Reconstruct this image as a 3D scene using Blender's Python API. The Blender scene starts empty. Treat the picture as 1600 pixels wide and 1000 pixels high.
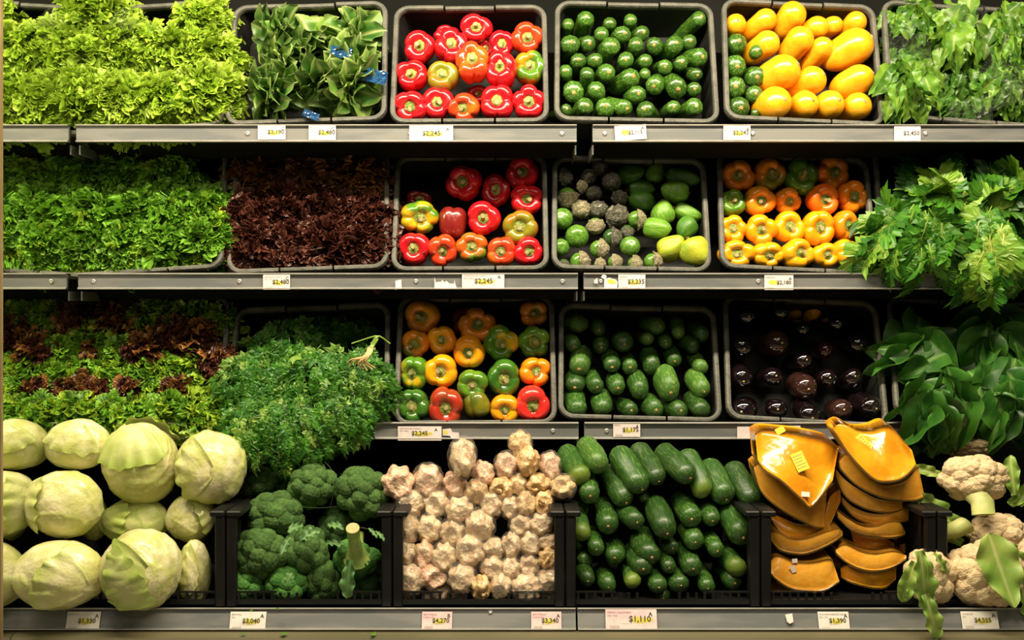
import bpy, bmesh, math, random
import numpy as np
from mathutils import Vector, Matrix, noise as mnoise

random.seed(7)
rng = np.random.default_rng(7)
PI = math.pi
SC = bpy.context.scene
COL = SC.collection

# ------------------------------------------------------------------ camera, world, light, exposure
DIST, FPX, CZ = 3.0, 1764.7, 1.30
cam_d = bpy.data.cameras.new('camera')
cam_d.sensor_width = 36.0
cam_d.lens = 36.0 * FPX / 1600.0
cam_d.clip_start = 0.05
cam = bpy.data.objects.new('camera', cam_d)
cam.location = (0, -DIST, CZ)
cam.rotation_euler = (PI / 2, 0, 0)
COL.objects.link(cam)
SC.camera = cam

world = bpy.data.worlds.new('shop_ambient')
world.use_nodes = True
world.node_tree.nodes['Background'].inputs[0].default_value = (0.85, 0.9, 0.75, 1)
world.node_tree.nodes['Background'].inputs[1].default_value = 0.04
SC.world = world


def area(name, loc, target, sx, sy, power, color):
    d = bpy.data.lights.new(name, 'AREA')
    d.shape = 'RECTANGLE'
    d.size, d.size_y = sx, sy
    d.energy = power
    d.color = color
    o = bpy.data.objects.new(name, d)
    o.location = loc
    o.rotation_euler = (Vector(target) - Vector(loc)).to_track_quat('-Z', 'Y').to_euler()
    COL.objects.link(o)
    return o


WARM = (1.0, 0.86, 0.63)
# fluorescent strip of the cooler's canopy, and the ceiling lamps of the aisle behind the camera
area('canopy_lamp', (0.1, -0.88, 2.74), (0.1, 0.02, 1.2), 3.0, 0.10, 165, WARM)
area('aisle_lamp', (-0.9, -2.6, 3.3), (0, 0, 1.2), 1.3, 0.25, 12, WARM)
area('aisle_lamp', (0.9, -2.6, 3.3), (0, 0, 1.2), 1.3, 0.25, 12, WARM)
area('aisle_lamp', (0.0, -4.6, 3.3), (0, 0, 0.9), 2.4, 0.25, 13, WARM)

SC.view_settings.view_transform = 'Standard'
SC.view_settings.look = 'None'
SC.view_settings.gamma = 1.0
SC.view_settings.use_curve_mapping = False
SC.view_settings.exposure = -0.32


# ------------------------------------------------------------------ geometry helpers
def P(px, py, y):
    """World point at depth y of the place that the photograph shows at (px, py)."""
    d = y + DIST
    return Vector(((px - 800) * d / FPX, y, CZ - (py - 500) * d / FPX))


def S(px, y):
    return px * (y + DIST) / FPX


def mesh(name, V, F, m=None, smooth=True, attrs=None, uv=None):
    me = bpy.data.meshes.new(name)
    V = np.asarray(V, dtype=float)
    me.from_pydata(V.tolist(), [], [list(map(int, f)) for f in F])
    if smooth:
        me.polygons.foreach_set('use_smooth', [True] * len(me.polygons))
    if attrs:
        for k, a in attrs.items():
            at = me.attributes.new(k, 'FLOAT', 'POINT')
            at.data.foreach_set('value', np.asarray(a, dtype=np.float32))
    if m:
        for mm in (m if isinstance(m, list) else [m]):
            me.materials.append(mm)
    me.update()
    return me


def ob(name, me, parent=None, M=None, kind=None, m=None):
    o = bpy.data.objects.new(name, me)
    COL.objects.link(o)
    if parent is not None:
        o.parent = parent
    if M is not None:
        o.matrix_local = M
    if kind:
        o['kind'] = kind
    if m is not None:                     # own material on shared mesh data
        o.material_slots[0].link = 'OBJECT'
        o.material_slots[0].material = m
    return o


def tag(o, label, cat, group=None):
    o['label'] = label
    o['category'] = cat
    if group:
        o['group'] = group
    return o


def thing(name, label, cat, M=None, group=None):
    o = bpy.data.objects.new(name, None)
    o.empty_display_size = 0.02
    COL.objects.link(o)
    if M is not None:
        o.matrix_world = M if isinstance(M, Matrix) else Matrix.Translation(M)
    return tag(o, label, cat, group)


def frame(origin, z, x=(1, 0, 0), s=(1, 1, 1)):
    z = Vector(z).normalized()
    x = Vector(x)
    x = x - z * x.dot(z)
    if x.length < 1e-5:
        x = Vector((0, 0, 1)) - z * z.z
    x.normalize()
    yv = z.cross(x)
    M = Matrix.Identity(4)
    for i in range(3):
        M[i][0], M[i][1], M[i][2], M[i][3] = x[i] * s[0], yv[i] * s[1], z[i] * s[2], origin[i]
    return M


def grid_faces(nu, nv, wrap=False):
    F = []
    for i in range(nu - 1):
        for j in range(nv if wrap else nv - 1):
            k = (j + 1) % nv
            F.append((i * nv + j, i * nv + k, (i + 1) * nv + k, (i + 1) * nv + j))
    return F


def catmull(pts, n):
    pts = np.asarray(pts, float)
    P_ = np.vstack([2 * pts[0] - pts[1], pts, 2 * pts[-1] - pts[-2]])
    m = len(pts) - 1
    out = []
    for q in np.linspace(0, m, n):
        i = min(int(q), m - 1)
        t = q - i
        a, b, c, d = P_[i], P_[i + 1], P_[i + 2], P_[i + 3]
        out.append(0.5 * (2 * b + (c - a) * t + (2 * a - 5 * b + 4 * c - d) * t * t + (3 * b - a - 3 * c + d) * t ** 3))
    return np.array(out)


def tube_geo(path, rad, n=6):
    path = np.asarray(path, float)
    rad = np.broadcast_to(np.asarray(rad, float), (len(path),))
    V, F = [], []
    T = np.gradient(path, axis=0)
    ref = np.array([0.13, 0.31, 0.94])
    for p, t, r in zip(path, T, rad):
        t = t / (np.linalg.norm(t) + 1e-9)
        a = np.cross(t, ref)
        a /= np.linalg.norm(a) + 1e-9
        b = np.cross(t, a)
        for k in range(n):
            q = 2 * PI * k / n
            V.append(p + r * (a * math.cos(q) + b * math.sin(q)))
    F = grid_faces(len(path), n, True)
    F.append(tuple(range(n)))
    F.append(tuple(range((len(path) - 1) * n, len(path) * n))[::-1])
    return V, F


def box_geo(x0, x1, y0, y1, z0, z1):
    V = [(x, y, z) for x in (x0, x1) for y in (y0, y1) for z in (z0, z1)]
    F = [(0, 1, 3, 2), (4, 6, 7, 5), (0, 4, 5, 1), (2, 3, 7, 6), (0, 2, 6, 4), (1, 5, 7, 3)]
    return V, F


def join(parts):
    V, F, A = [], [], []
    for p in parts:
        n = len(V)
        V.extend([tuple(v) for v in p[0]])
        F.extend([tuple(i + n for i in f) for f in p[1]])
        A.extend(list(p[2]) if len(p) > 2 else [0.0] * len(p[0]))
    return V, F, A


def bevel(me, w, seg=2):
    bm = bmesh.new()
    bm.from_mesh(me)
    bmesh.ops.recalc_face_normals(bm, faces=bm.faces)
    bmesh.ops.bevel(bm, geom=bm.edges[:], offset=w, segments=seg, affect='EDGES', profile=0.6)
    bm.to_mesh(me)
    bm.free()
    return me


def xform(V, M):
    return [tuple(M @ Vector(v)) for v in V]


# ------------------------------------------------------------------ materials
def mat(name, c1, c2=None, scale=3.0, lo=0.42, hi=0.58, rough=0.5, metal=0.0, bump=0.0, bscale=20.0, coat=0.0,
        spec=0.5, stretch=None, rnd=True, attr=None, c3=None, alo=0.0, ahi=1.0, trans=0.0, alpha=None, vor=None, hue=0.0):
    """Two colours by noise, a third by the mesh attribute, bump, translucency."""
    m = bpy.data.materials.new(name)
    m.use_nodes = True
    nt = m.node_tree
    N, L = nt.nodes, nt.links
    b = N['Principled BSDF']
    b.inputs['Roughness'].default_value = rough
    b.inputs['Metallic'].default_value = metal
    b.inputs['Coat Weight'].default_value = coat
    b.inputs['Coat Roughness'].default_value = 0.08
    b.inputs['Specular IOR Level'].default_value = spec
    col = None
    tc = N.new('ShaderNodeTexCoord')
    vec = tc.outputs['Object']
    if stretch:
        mp = N.new('ShaderNodeMapping')
        mp.inputs['Scale'].default_value = stretch
        L.new(vec, mp.inputs['Vector'])
        vec = mp.outputs[0]
    if rnd:
        oi = N.new('ShaderNodeObjectInfo')
        ml = N.new('ShaderNodeMath')
        ml.operation = 'MULTIPLY'
        ml.inputs[1].default_value = 60.0
        L.new(oi.outputs['Random'], ml.inputs[0])
        ad = N.new('ShaderNodeVectorMath')
        ad.operation = 'ADD'
        L.new(vec, ad.inputs[0])
        L.new(ml.outputs[0], ad.inputs[1])
        vec = ad.outputs[0]
    b.inputs['Base Color'].default_value = (*c1, 1)
    if c2 is not None:
        nz = N.new('ShaderNodeTexNoise')
        nz.inputs['Scale'].default_value = scale
        nz.inputs['Detail'].default_value = 3.0
        L.new(vec, nz.inputs['Vector'])
        mr = N.new('ShaderNodeMapRange')
        mr.interpolation_type = 'SMOOTHSTEP'
        mr.inputs['From Min'].default_value = lo
        mr.inputs['From Max'].default_value = hi
        L.new(nz.outputs[0], mr.inputs['Value'])
        mx = N.new('ShaderNodeMix')
        mx.data_type = 'RGBA'
        mx.inputs['A'].default_value = (*c1, 1)
        mx.inputs['B'].default_value = (*c2, 1)
        L.new(mr.outputs[0], mx.inputs['Factor'])
        col = mx.outputs['Result']
    if attr:
        at = N.new('ShaderNodeAttribute')
        at.attribute_name = attr
        mr = N.new('ShaderNodeMapRange')
        mr.inputs['From Min'].default_value = alo
        mr.inputs['From Max'].default_value = ahi
        L.new(at.outputs['Fac'], mr.inputs['Value'])
        mx = N.new('ShaderNodeMix')
        mx.data_type = 'RGBA'
        if col is not None:
            L.new(col, mx.inputs['A'])
        else:
            mx.inputs['A'].default_value = (*c1, 1)
        mx.inputs['B'].default_value = (*c3, 1)
        L.new(mr.outputs[0], mx.inputs['Factor'])
        col = mx.outputs['Result']
    if hue and rnd:
        hs = N.new('ShaderNodeHueSaturation')
        if col is not None:
            L.new(col, hs.inputs['Color'])
        else:
            hs.inputs['Color'].default_value = (*c1, 1)
        m2 = N.new('ShaderNodeMapRange')
        m2.inputs['To Min'].default_value = 1 - hue
        m2.inputs['To Max'].default_value = 1 + hue
        L.new(oi.outputs['Random'], m2.inputs['Value'])
        L.new(m2.outputs[0], hs.inputs['Value'])
        col = hs.outputs[0]
    if col is not None:
        L.new(col, b.inputs['Base Color'])
    if bump:
        if vor:
            nb = N.new('ShaderNodeTexVoronoi')
            nb.inputs['Scale'].default_value = vor
            src = nb.outputs['Distance']
        else:
            nb = N.new('ShaderNodeTexNoise')
            nb.inputs['Scale'].default_value = bscale
            nb.inputs['Detail'].default_value = 4.0
            src = nb.outputs[0]
        L.new(vec, nb.inputs['Vector'])
        bp = N.new('ShaderNodeBump')
        bp.inputs['Strength'].default_value = bump
        bp.inputs['Distance'].default_value = 0.1 if not vor else -0.1
        if vor:
            bp.invert = True
            bp.inputs['Distance'].default_value = 0.1
        L.new(src, bp.inputs['Height'])
        L.new(bp.outputs[0], b.inputs['Normal'])
    out = N['Material Output']
    sh = b.outputs[0]
    if trans:
        tr = N.new('ShaderNodeBsdfTranslucent')
        if col is not None:
            L.new(col, tr.inputs['Color'])
        else:
            tr.inputs['Color'].default_value = (*c1, 1)
        ms = N.new('ShaderNodeMixShader')
        ms.inputs[0].default_value = trans
        L.new(sh, ms.inputs[1])
        L.new(tr.outputs[0], ms.inputs[2])
        sh = ms.outputs[0]
    if alpha is not None:
        tp = N.new('ShaderNodeBsdfTransparent')
        ms = N.new('ShaderNodeMixShader')
        ms.inputs[0].default_value = alpha
        L.new(tp.outputs[0], ms.inputs[1])
        L.new(sh, ms.inputs[2])
        sh = ms.outputs[0]
    L.new(sh, out.inputs['Surface'])
    return m


GLOSS = dict(rough=0.22, coat=0.35, spec=0.5)
RED, RED2 = (0.58, 0.010, 0.014), (0.42, 0.006, 0.012)
ORG, YEL, GRN = (0.78, 0.20, 0.006), (0.80, 0.37, 0.006), (0.075, 0.19, 0.010)
DGRN = (0.03, 0.105, 0.010)
PEP = {
    'red': mat('red_pepper_skin', RED, RED2, 1.2, 0.4, 0.7, **GLOSS),
    'crimson': mat('crimson_pepper_skin', (0.36, 0.008, 0.015), RED2, 1.2, 0.4, 0.7, **GLOSS),
    'dark red': mat('dark_red_pepper_skin', (0.17, 0.012, 0.010), (0.22, 0.02, 0.01), 1.2, 0.4, 0.7, **GLOSS),
    'orange-red': mat('orange_red_pepper_skin', (0.64, 0.045, 0.010), (0.72, 0.16, 0.008), 0.9, 0.5, 0.75, **GLOSS),
    'bright red': mat('bright_red_pepper_skin', (0.72, 0.03, 0.02), (0.66, 0.025, 0.018), 1.0, **GLOSS),
    'red and green': mat('red_and_green_pepper_skin', (0.60, 0.10, 0.010), (0.10, 0.20, 0.012), 0.75, 0.46, 0.6, **GLOSS),
    'brown-red': mat('brown_red_pepper_skin', (0.28, 0.05, 0.012), (0.40, 0.03, 0.012), 0.9, **GLOSS),
    'olive': mat('olive_pepper_skin', (0.22, 0.20, 0.012), (0.44, 0.11, 0.012), 0.8, 0.46, 0.62, **GLOSS),
    'dark olive': mat('dark_olive_pepper_skin', (0.16, 0.15, 0.010), (0.09, 0.12, 0.010), 1.0, **GLOSS),
    'green and orange': mat('green_and_orange_pepper_skin', (0.08, 0.20, 0.012), (0.70, 0.22, 0.008), 0.75, 0.46, 0.6, **GLOSS),
    'green': mat('green_pepper_skin', (0.065, 0.18, 0.012), (0.11, 0.24, 0.015), 1.2, **GLOSS),
    'dark green': mat('dark_green_pepper_skin', (0.03, 0.12, 0.012), (0.05, 0.15, 0.012), 1.2, **GLOSS),
    'green and yellow': mat('green_and_yellow_pepper_skin', (0.075, 0.21, 0.012), (0.62, 0.38, 0.010), 0.75, 0.47, 0.62, **GLOSS),
    'orange': mat('orange_pepper_skin', ORG, (0.80, 0.27, 0.006), 0.9, 0.4, 0.7, **GLOSS),
    'orange and green': mat('orange_and_green_pepper_skin', (0.76, 0.24, 0.008), (0.22, 0.22, 0.010), 0.75, 0.5, 0.66, **GLOSS),
    'red-orange': mat('red_orange_pepper_skin', (0.80, 0.12, 0.006), (0.78, 0.18, 0.006), 0.9, **GLOSS),
    'yellow': mat('yellow_pepper_skin', YEL, (0.80, 0.31, 0.006), 0.8, 0.4, 0.7, **GLOSS),
    'yellow-orange': mat('yellow_orange_pepper_skin', (0.80, 0.28, 0.006), (0.80, 0.35, 0.006), 0.8, **GLOSS),
}
M_STEM = mat('pepper_stem', (0.16, 0.24, 0.03), (0.28, 0.28, 0.06), 3, rough=0.6, bump=0.3, bscale=8)
M_STEMCUT = mat('stem_cut', (0.42, 0.36, 0.16), (0.3, 0.25, 0.1), 6, rough=0.8)
M_ZUC = mat('zucchini_skin', (0.026, 0.085, 0.008), (0.13, 0.24, 0.03), 3.2, 0.5, 0.66, rough=0.3, coat=0.2, stretch=(2.4, 2.4, 0.5), hue=0.25)
M_CUC = mat('cucumber_skin', (0.022, 0.072, 0.010), (0.085, 0.165, 0.028), 2.6, 0.48, 0.7, rough=0.38, coat=0.12, stretch=(2.4, 2.4, 0.5), bump=0.12, bscale=7, hue=0.3)
M_CUCP = mat('pale_cucumber_skin', (0.05, 0.135, 0.018), (0.15, 0.24, 0.045), 2.6, 0.48, 0.7, rough=0.42, stretch=(2.4, 2.4, 0.5), bump=0.12, bscale=7, hue=0.2)
M_CUCY = mat('yellow_tipped_cucumber_skin', (0.024, 0.08, 0.01), (0.075, 0.155, 0.025), 2.6, 0.48, 0.7, rough=0.4, stretch=(2.4, 2.4, 0.5), bump=0.12, bscale=7, attr='e', c3=(0.22, 0.30, 0.035), alo=0.45, ahi=1.3)
M_SQ = mat('yellow_squash_skin', (0.80, 0.40, 0.012), (0.82, 0.33, 0.006), 1.4, rough=0.27, coat=0.3, bump=0.04, bscale=4)
M_SCAR = mat('blossom_scar', (0.34, 0.17, 0.05), (0.48, 0.30, 0.10), 5, rough=0.85)
M_SCARP = mat('pale_blossom_scar', (0.50, 0.44, 0.20), (0.42, 0.34, 0.14), 5, rough=0.85)
M_EGG = mat('aubergine_skin', (0.005, 0.003, 0.004), (0.009, 0.004, 0.005), 2, rough=0.06, coat=1.0, spec=0.7)
M_EGGB = mat('brown_aubergine_skin', (0.040, 0.016, 0.011), (0.028, 0.011, 0.009), 2, rough=0.12, coat=0.7)
M_EGGP = mat('purple_aubergine_skin', (0.040, 0.005, 0.012), (0.02, 0.004, 0.009), 2, rough=0.1, coat=0.8)
M_EGGS = mat('aubergine_dry_scar', (0.40, 0.20, 0.07), (0.22, 0.10, 0.04), 6, rough=0.7, bump=0.4, bscale=12)
M_TOM = mat('tomatillo_skin', (0.055, 0.16, 0.014), (0.12, 0.25, 0.03), 2.5, rough=0.28, coat=0.3, stretch=(2, 2, 0.4))
M_TOMD = mat('dark_tomatillo_skin', (0.020, 0.060, 0.012), (0.04, 0.10, 0.02), 2.5, rough=0.28, coat=0.3)
M_HUSK = mat('papery_husk', (0.30, 0.27, 0.14), (0.56, 0.48, 0.30), 3.5, 0.4, 0.65, rough=0.35, coat=0.3, bump=0.6, bscale=7, trans=0.2)
M_HUSKD = mat('dark_papery_husk', (0.10, 0.10, 0.07), (0.26, 0.24, 0.16), 3.5, 0.45, 0.62, rough=0.28, coat=0.4, bump=0.6, bscale=7, trans=0.15)
M_GOU = mat('stuffing_gourd_skin', (0.095, 0.24, 0.018), (0.16, 0.32, 0.03), 2.5, rough=0.4, stretch=(2.5, 2.5, 0.5), bump=0.12, bscale=6)
M_GOUD = mat('dark_stuffing_gourd_skin', (0.045, 0.15, 0.014), (0.08, 0.20, 0.02), 2.5, rough=0.4, stretch=(2.5, 2.5, 0.5), bump=0.12, bscale=6)
M_GOUY = mat('yellow_stuffing_gourd_skin', (0.40, 0.42, 0.025), (0.18, 0.31, 0.02), 0.9, 0.35, 0.75, rough=0.4, stretch=(2, 2, 0.6), bump=0.12, bscale=6)
M_CRATE = mat('crate_plastic', (0.012, 0.0125, 0.011), (0.017, 0.0175, 0.015), 6, rough=0.6, spec=0.2, rnd=False, bump=0.05, bscale=60)
M_RIM = mat('crate_rim_plastic', (0.075, 0.076, 0.060), (0.105, 0.102, 0.082), 25, rough=0.5, spec=0.35, rnd=False, bump=0.15, bscale=120)
M_BLACK = mat('black_crate_plastic', (0.006, 0.006, 0.0055), (0.009, 0.009, 0.008), 8, rough=0.45, spec=0.25, rnd=False)
M_STEEL = mat('price_rail_steel', (0.20, 0.21, 0.205), (0.26, 0.26, 0.245), 9, rough=0.38, metal=0.45, rnd=False, stretch=(0.5, 1, 3))
M_LIP = mat('rail_lip_steel', (0.48, 0.46, 0.41), (0.40, 0.38, 0.33), 14, rough=0.35, metal=0.5, rnd=False)
M_TRAY = mat('shelf_tray_paint', (0.006, 0.0065, 0.005), (0.009, 0.0095, 0.007), 5, rough=0.8, spec=0.08, rnd=False)
M_BACK = mat('cabinet_back_paint', (0.008, 0.0085, 0.007), (0.011, 0.011, 0.009), 3, rough=0.8, spec=0.08, rnd=False)
M_SCREW = mat('screw_metal', (0.62, 0.60, 0.54), rough=0.3, metal=0.7, rnd=False)
M_SCREWH = mat('screw_recess', (0.06, 0.06, 0.05), rough=0.6, rnd=False)
M_BUMP = mat('bumper_paint', (0.085, 0.078, 0.033), (0.115, 0.10, 0.05), 4, rough=0.45, rnd=False, stretch=(0.4, 1, 1))
M_KICK = mat('kick_panel_paint', (0.12, 0.13, 0.10), (0.15, 0.16, 0.12), 4, rough=0.5, rnd=False)
M_FLOOR = mat('shop_floor_tiles', (0.42, 0.39, 0.33), (0.36, 0.33, 0.28), 3, rough=0.35, rnd=False)
M_PAPER = mat('price_tag_paper', (0.70, 0.60, 0.58), (0.76, 0.67, 0.63), 30, rough=0.6, rnd=False)
M_PAPERW = mat('white_tag_paper', (0.80, 0.76, 0.68), (0.74, 0.70, 0.64), 30, rough=0.6, rnd=False)
M_PAPERP = mat('pink_tag_paper', (0.78, 0.52, 0.52), (0.80, 0.64, 0.60), 20, rough=0.6, rnd=False)
M_INK = mat('print_ink', (0.05, 0.05, 0.04), rough=0.7, rnd=False)
M_INKG = mat('grey_print_ink', (0.22, 0.16, 0.17), rough=0.7, rnd=False)
M_MARK = mat('yellow_marker_ink', (0.66, 0.60, 0.05), (0.6, 0.5, 0.08), 60, rough=0.7, rnd=False)
M_MIRROR = mat('side_mirror', (0.80, 0.82, 0.74), rough=0.015, metal=1.0, rnd=False)
M_EDGE = mat('mirror_edge_strip', (0.20, 0.14, 0.06), (0.26, 0.19, 0.09), 6, rough=0.5, rnd=False)
M_FILM = mat('clear_film', (0.25, 0.27, 0.22), rough=0.05, spec=1.0, coat=1.0, alpha=0.10, rnd=True, bump=0.8, bscale=9)
M_FILMB = mat('blue_film', (0.006, 0.04, 0.14), (0.02, 0.11, 0.27), 8, rough=0.15, coat=0.8, bump=0.6, bscale=18, rnd=False)
LF = dict(rough=0.38, spec=0.45)
M_LET = mat('green_lettuce_leaf', (0.055, 0.19, 0.010), (0.11, 0.26, 0.012), 2.5, attr='e', c3=(0.40, 0.57, 0.05), alo=0.55, ahi=1.0, trans=0.28, hue=0.22, **LF)
M_LETM = mat('mid_green_lettuce_leaf', (0.035, 0.15, 0.009), (0.065, 0.20, 0.011), 2.5, attr='e', c3=(0.20, 0.42, 0.035), alo=0.55, ahi=1.0, trans=0.26, hue=0.25, **LF)
M_REDL = mat('dark_red_lettuce_leaf', (0.028, 0.012, 0.008), (0.050, 0.02, 0.012), 2.5, attr='e', c3=(0.11, 0.032, 0.020), alo=0.6, ahi=1.1, trans=0.12, hue=0.3, rough=0.3, spec=0.5)
M_BRZL = mat('bronze_lettuce_leaf', (0.085, 0.050, 0.014), (0.12, 0.06, 0.016), 2.5, attr='e', c3=(0.34, 0.14, 0.035), alo=0.6, ahi=1.1, trans=0.15, hue=0.3, rough=0.35, spec=0.45)
M_ROM = mat('romaine_leaf', (0.022, 0.105, 0.010), (0.06, 0.18, 0.016), 1.6, attr='e', c3=(0.46, 0.52, 0.17), trans=0.2, hue=0.3, **LF)
M_ROML = mat('pale_romaine_leaf', (0.10, 0.25, 0.02), (0.20, 0.36, 0.04), 1.6, attr='e', c3=(0.66, 0.66, 0.32), trans=0.2, hue=0.2, **LF)
M_SPI = mat('spinach_leaf', (0.075, 0.20, 0.018), (0.15, 0.29, 0.025), 1.6, attr='e', c3=(0.32, 0.42, 0.09), trans=0.22, hue=0.35, **LF)
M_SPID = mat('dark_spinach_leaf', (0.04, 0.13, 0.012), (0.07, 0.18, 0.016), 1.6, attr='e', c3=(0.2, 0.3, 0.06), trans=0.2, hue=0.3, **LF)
M_CHA = mat('broad_dark_leaf', (0.020, 0.105, 0.010), (0.045, 0.165, 0.014), 1.4, attr='e', c3=(0.20, 0.36, 0.09), trans=0.2, hue=0.3, **LF)
M_CEL = mat('celery_leaf', (0.030, 0.135, 0.010), (0.065, 0.21, 0.014), 1.6, attr='e', c3=(0.24, 0.38, 0.05), alo=0.4, ahi=1.4, trans=0.25, hue=0.35, **LF)
M_CELP = mat('pale_celery_leaf', (0.13, 0.29, 0.025), (0.20, 0.36, 0.035), 1.6, attr='e', c3=(0.45, 0.53, 0.10), alo=0.3, ahi=1.2, trans=0.25, hue=0.2, **LF)
M_PAR = mat('coriander_leaf', (0.030, 0.135, 0.012), (0.065, 0.20, 0.016), 1.6, trans=0.25, hue=0.35, **LF)
M_PARP = mat('pale_coriander_leaf', (0.14, 0.30, 0.04), (0.24, 0.38, 0.07), 1.6, trans=0.25, hue=0.2, **LF)
M_STALK = mat('green_stalk', (0.20, 0.34, 0.05), (0.34, 0.44, 0.10), 4, rough=0.4)
M_ROOT = mat('root_fibres', (0.62, 0.42, 0.18), (0.50, 0.30, 0.12), 8, rough=0.7)
M_ICE = mat('iceberg_leaf', (0.57, 0.57, 0.19), (0.80, 0.74, 0.44), 1.6, 0.35, 0.7, rough=0.30, coat=0.25, bump=0.12, bscale=3.0, attr='e', c3=(0.48, 0.56, 0.13), alo=0.3, ahi=1.0, trans=0.1, spec=0.45)
M_ICEG = mat('green_iceberg_leaf', (0.46, 0.53, 0.14), (0.62, 0.62, 0.27), 1.6, 0.35, 0.7, rough=0.40, bump=0.06, bscale=2.0, attr='e', c3=(0.36, 0.48, 0.08), alo=0.3, ahi=1.0, trans=0.1)
M_BRO = mat('broccoli_florets', (0.045, 0.105, 0.022), (0.075, 0.15, 0.033), 3, rough=0.75, bump=0.4, vor=13, spec=0.25, hue=0.2)
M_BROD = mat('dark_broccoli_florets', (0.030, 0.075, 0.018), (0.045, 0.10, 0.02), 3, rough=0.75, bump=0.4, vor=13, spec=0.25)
M_BROG = mat('bright_broccoli_florets', (0.05, 0.18, 0.03), (0.09, 0.24, 0.04), 3, rough=0.7, bump=0.4, vor=13, spec=0.25)
M_BROS = mat('broccoli_stalk', (0.34, 0.44, 0.10), (0.24, 0.38, 0.08), 2, rough=0.5)
M_BROL = mat('broccoli_leaf', (0.07, 0.19, 0.05), (0.12, 0.26, 0.07), 2, rough=0.5, attr='e', c3=(0.24, 0.36, 0.12), trans=0.15)
M_CAU = mat('cauliflower_curd', (0.70, 0.55, 0.33), (0.62, 0.46, 0.26), 2.5, rough=0.75, bump=0.28, vor=8, spec=0.25, hue=0.06)
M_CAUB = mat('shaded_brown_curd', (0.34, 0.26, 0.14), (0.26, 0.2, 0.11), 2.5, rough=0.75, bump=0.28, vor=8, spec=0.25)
M_CAUL = mat('cauliflower_leaf', (0.20, 0.36, 0.05), (0.30, 0.43, 0.08), 1.8, rough=0.45, attr='e', c3=(0.58, 0.60, 0.24), trans=0.2)
M_CAUS = mat('cauliflower_stalk', (0.46, 0.46, 0.17), (0.36, 0.40, 0.12), 2, rough=0.5)
M_GAR = mat('garlic_skin', (0.80, 0.62, 0.38), (0.60, 0.38, 0.22), 1.5, 0.42, 0.66, rough=0.30, coat=0.6, bump=0.30, bscale=4.0, hue=0.1, trans=0.05)
M_GARO = mat('golden_garlic_skin', (0.74, 0.52, 0.25), (0.48, 0.27, 0.10), 1.6, 0.42, 0.66, rough=0.30, coat=0.6, bump=0.30, bscale=4.0, hue=0.12)
M_GARP = mat('pinkish_garlic_skin', (0.66, 0.40, 0.26), (0.76, 0.58, 0.38), 1.6, 0.42, 0.66, rough=0.30, coat=0.6, bump=0.30, bscale=4.0, hue=0.1)
M_WRAP = mat('garlic_film_wrap', (0.55, 0.50, 0.42), rough=0.12, spec=1.0, coat=1.0, alpha=0.15, bump=0.5, bscale=5.0)
M_PUM = mat('pumpkin_flesh', (0.76, 0.27, 0.008), (0.80, 0.35, 0.012), 14, rough=0.22, coat=1.0, bump=0.16, bscale=7, rnd=False)
M_PUMT = mat('pumpkin_cut_face', (0.72, 0.31, 0.022), (0.78, 0.37, 0.035), 30, rough=0.3, coat=0.7, bump=0.06, bscale=60, rnd=False)
M_RIND = mat('pumpkin_rind', (0.20, 0.12, 0.02), (0.13, 0.09, 0.02), 30, rough=0.5, rnd=False)
M_STICK = mat('yellow_sticker', (0.75, 0.62, 0.04), rough=0.4, rnd=False)
M_STICKW = mat('white_sticker', (0.75, 0.66, 0.55), rough=0.4, rnd=False)


# ------------------------------------------------------------------ labels by place
ORD = ['first', 'second', 'third', 'fourth', 'fifth', 'sixth', 'seventh', 'eighth', 'ninth', 'tenth', 'eleventh', 'twelfth']


def ordn(i, n):
    if n == 1:
        return 'alone'
    if i == 0:
        return 'leftmost'
    if i == n - 1:
        return 'rightmost'
    return ORD[i] + ' from left'


def rown(i, n):
    if n == 1:
        return 'only row'
    if i == 0:
        return 'top row'
    if i == n - 1:
        return 'bottom row'
    return ORD[i] + ' row'


def art(look, kind, i, n, r, nr, place):
    return f'{look} {kind}, {ordn(i, n)} in {rown(r, nr)} of {place}'


# ------------------------------------------------------------------ rows of the display: tilted crate planes
ROWS = {1: (3, 193, 0.19, 0.03), 2: (240, 425, 0.19, 0.03), 3: (464, 660, 0.19, 0.02)}


def py_to_y(row, py):
    if row == 4:
        t = (py - 690) / (940 - 690)
        return -0.09 + t * (-0.25 + 0.09)
    a, b, yt, yb = ROWS[row]
    return yt + (yb - yt) * (py - a) / (b - a)


# ------------------------------------------------------------------ setting
XM = -687 * 0.0017
x_right = 2.05
V, F = box_geo(XM - 1.2, x_right + 0.6, -6.2, 0.9, -0.05, 0.0)
ob('floor', mesh('floor', V, F, M_FLOOR, False), kind='structure')
V, F = box_geo(XM - 0.05, x_right, 0.60, 0.66, 0.0, 2.75)
ob('wall_back', mesh('wall_back', V, F, M_BACK, False), kind='structure')
V, F = box_geo(XM - 0.03, XM, -0.41, 0.60, 0.0, 2.75)
ob('wall_left', mesh('wall_left', V, F, M_MIRROR, False), kind='structure')
V, F = box_geo(XM - 0.032, XM + 0.001, -0.42, -0.41, 0.0, 2.75)
ob('trim_1', mesh('trim_1', V, F, M_EDGE, False), kind='structure')


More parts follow.
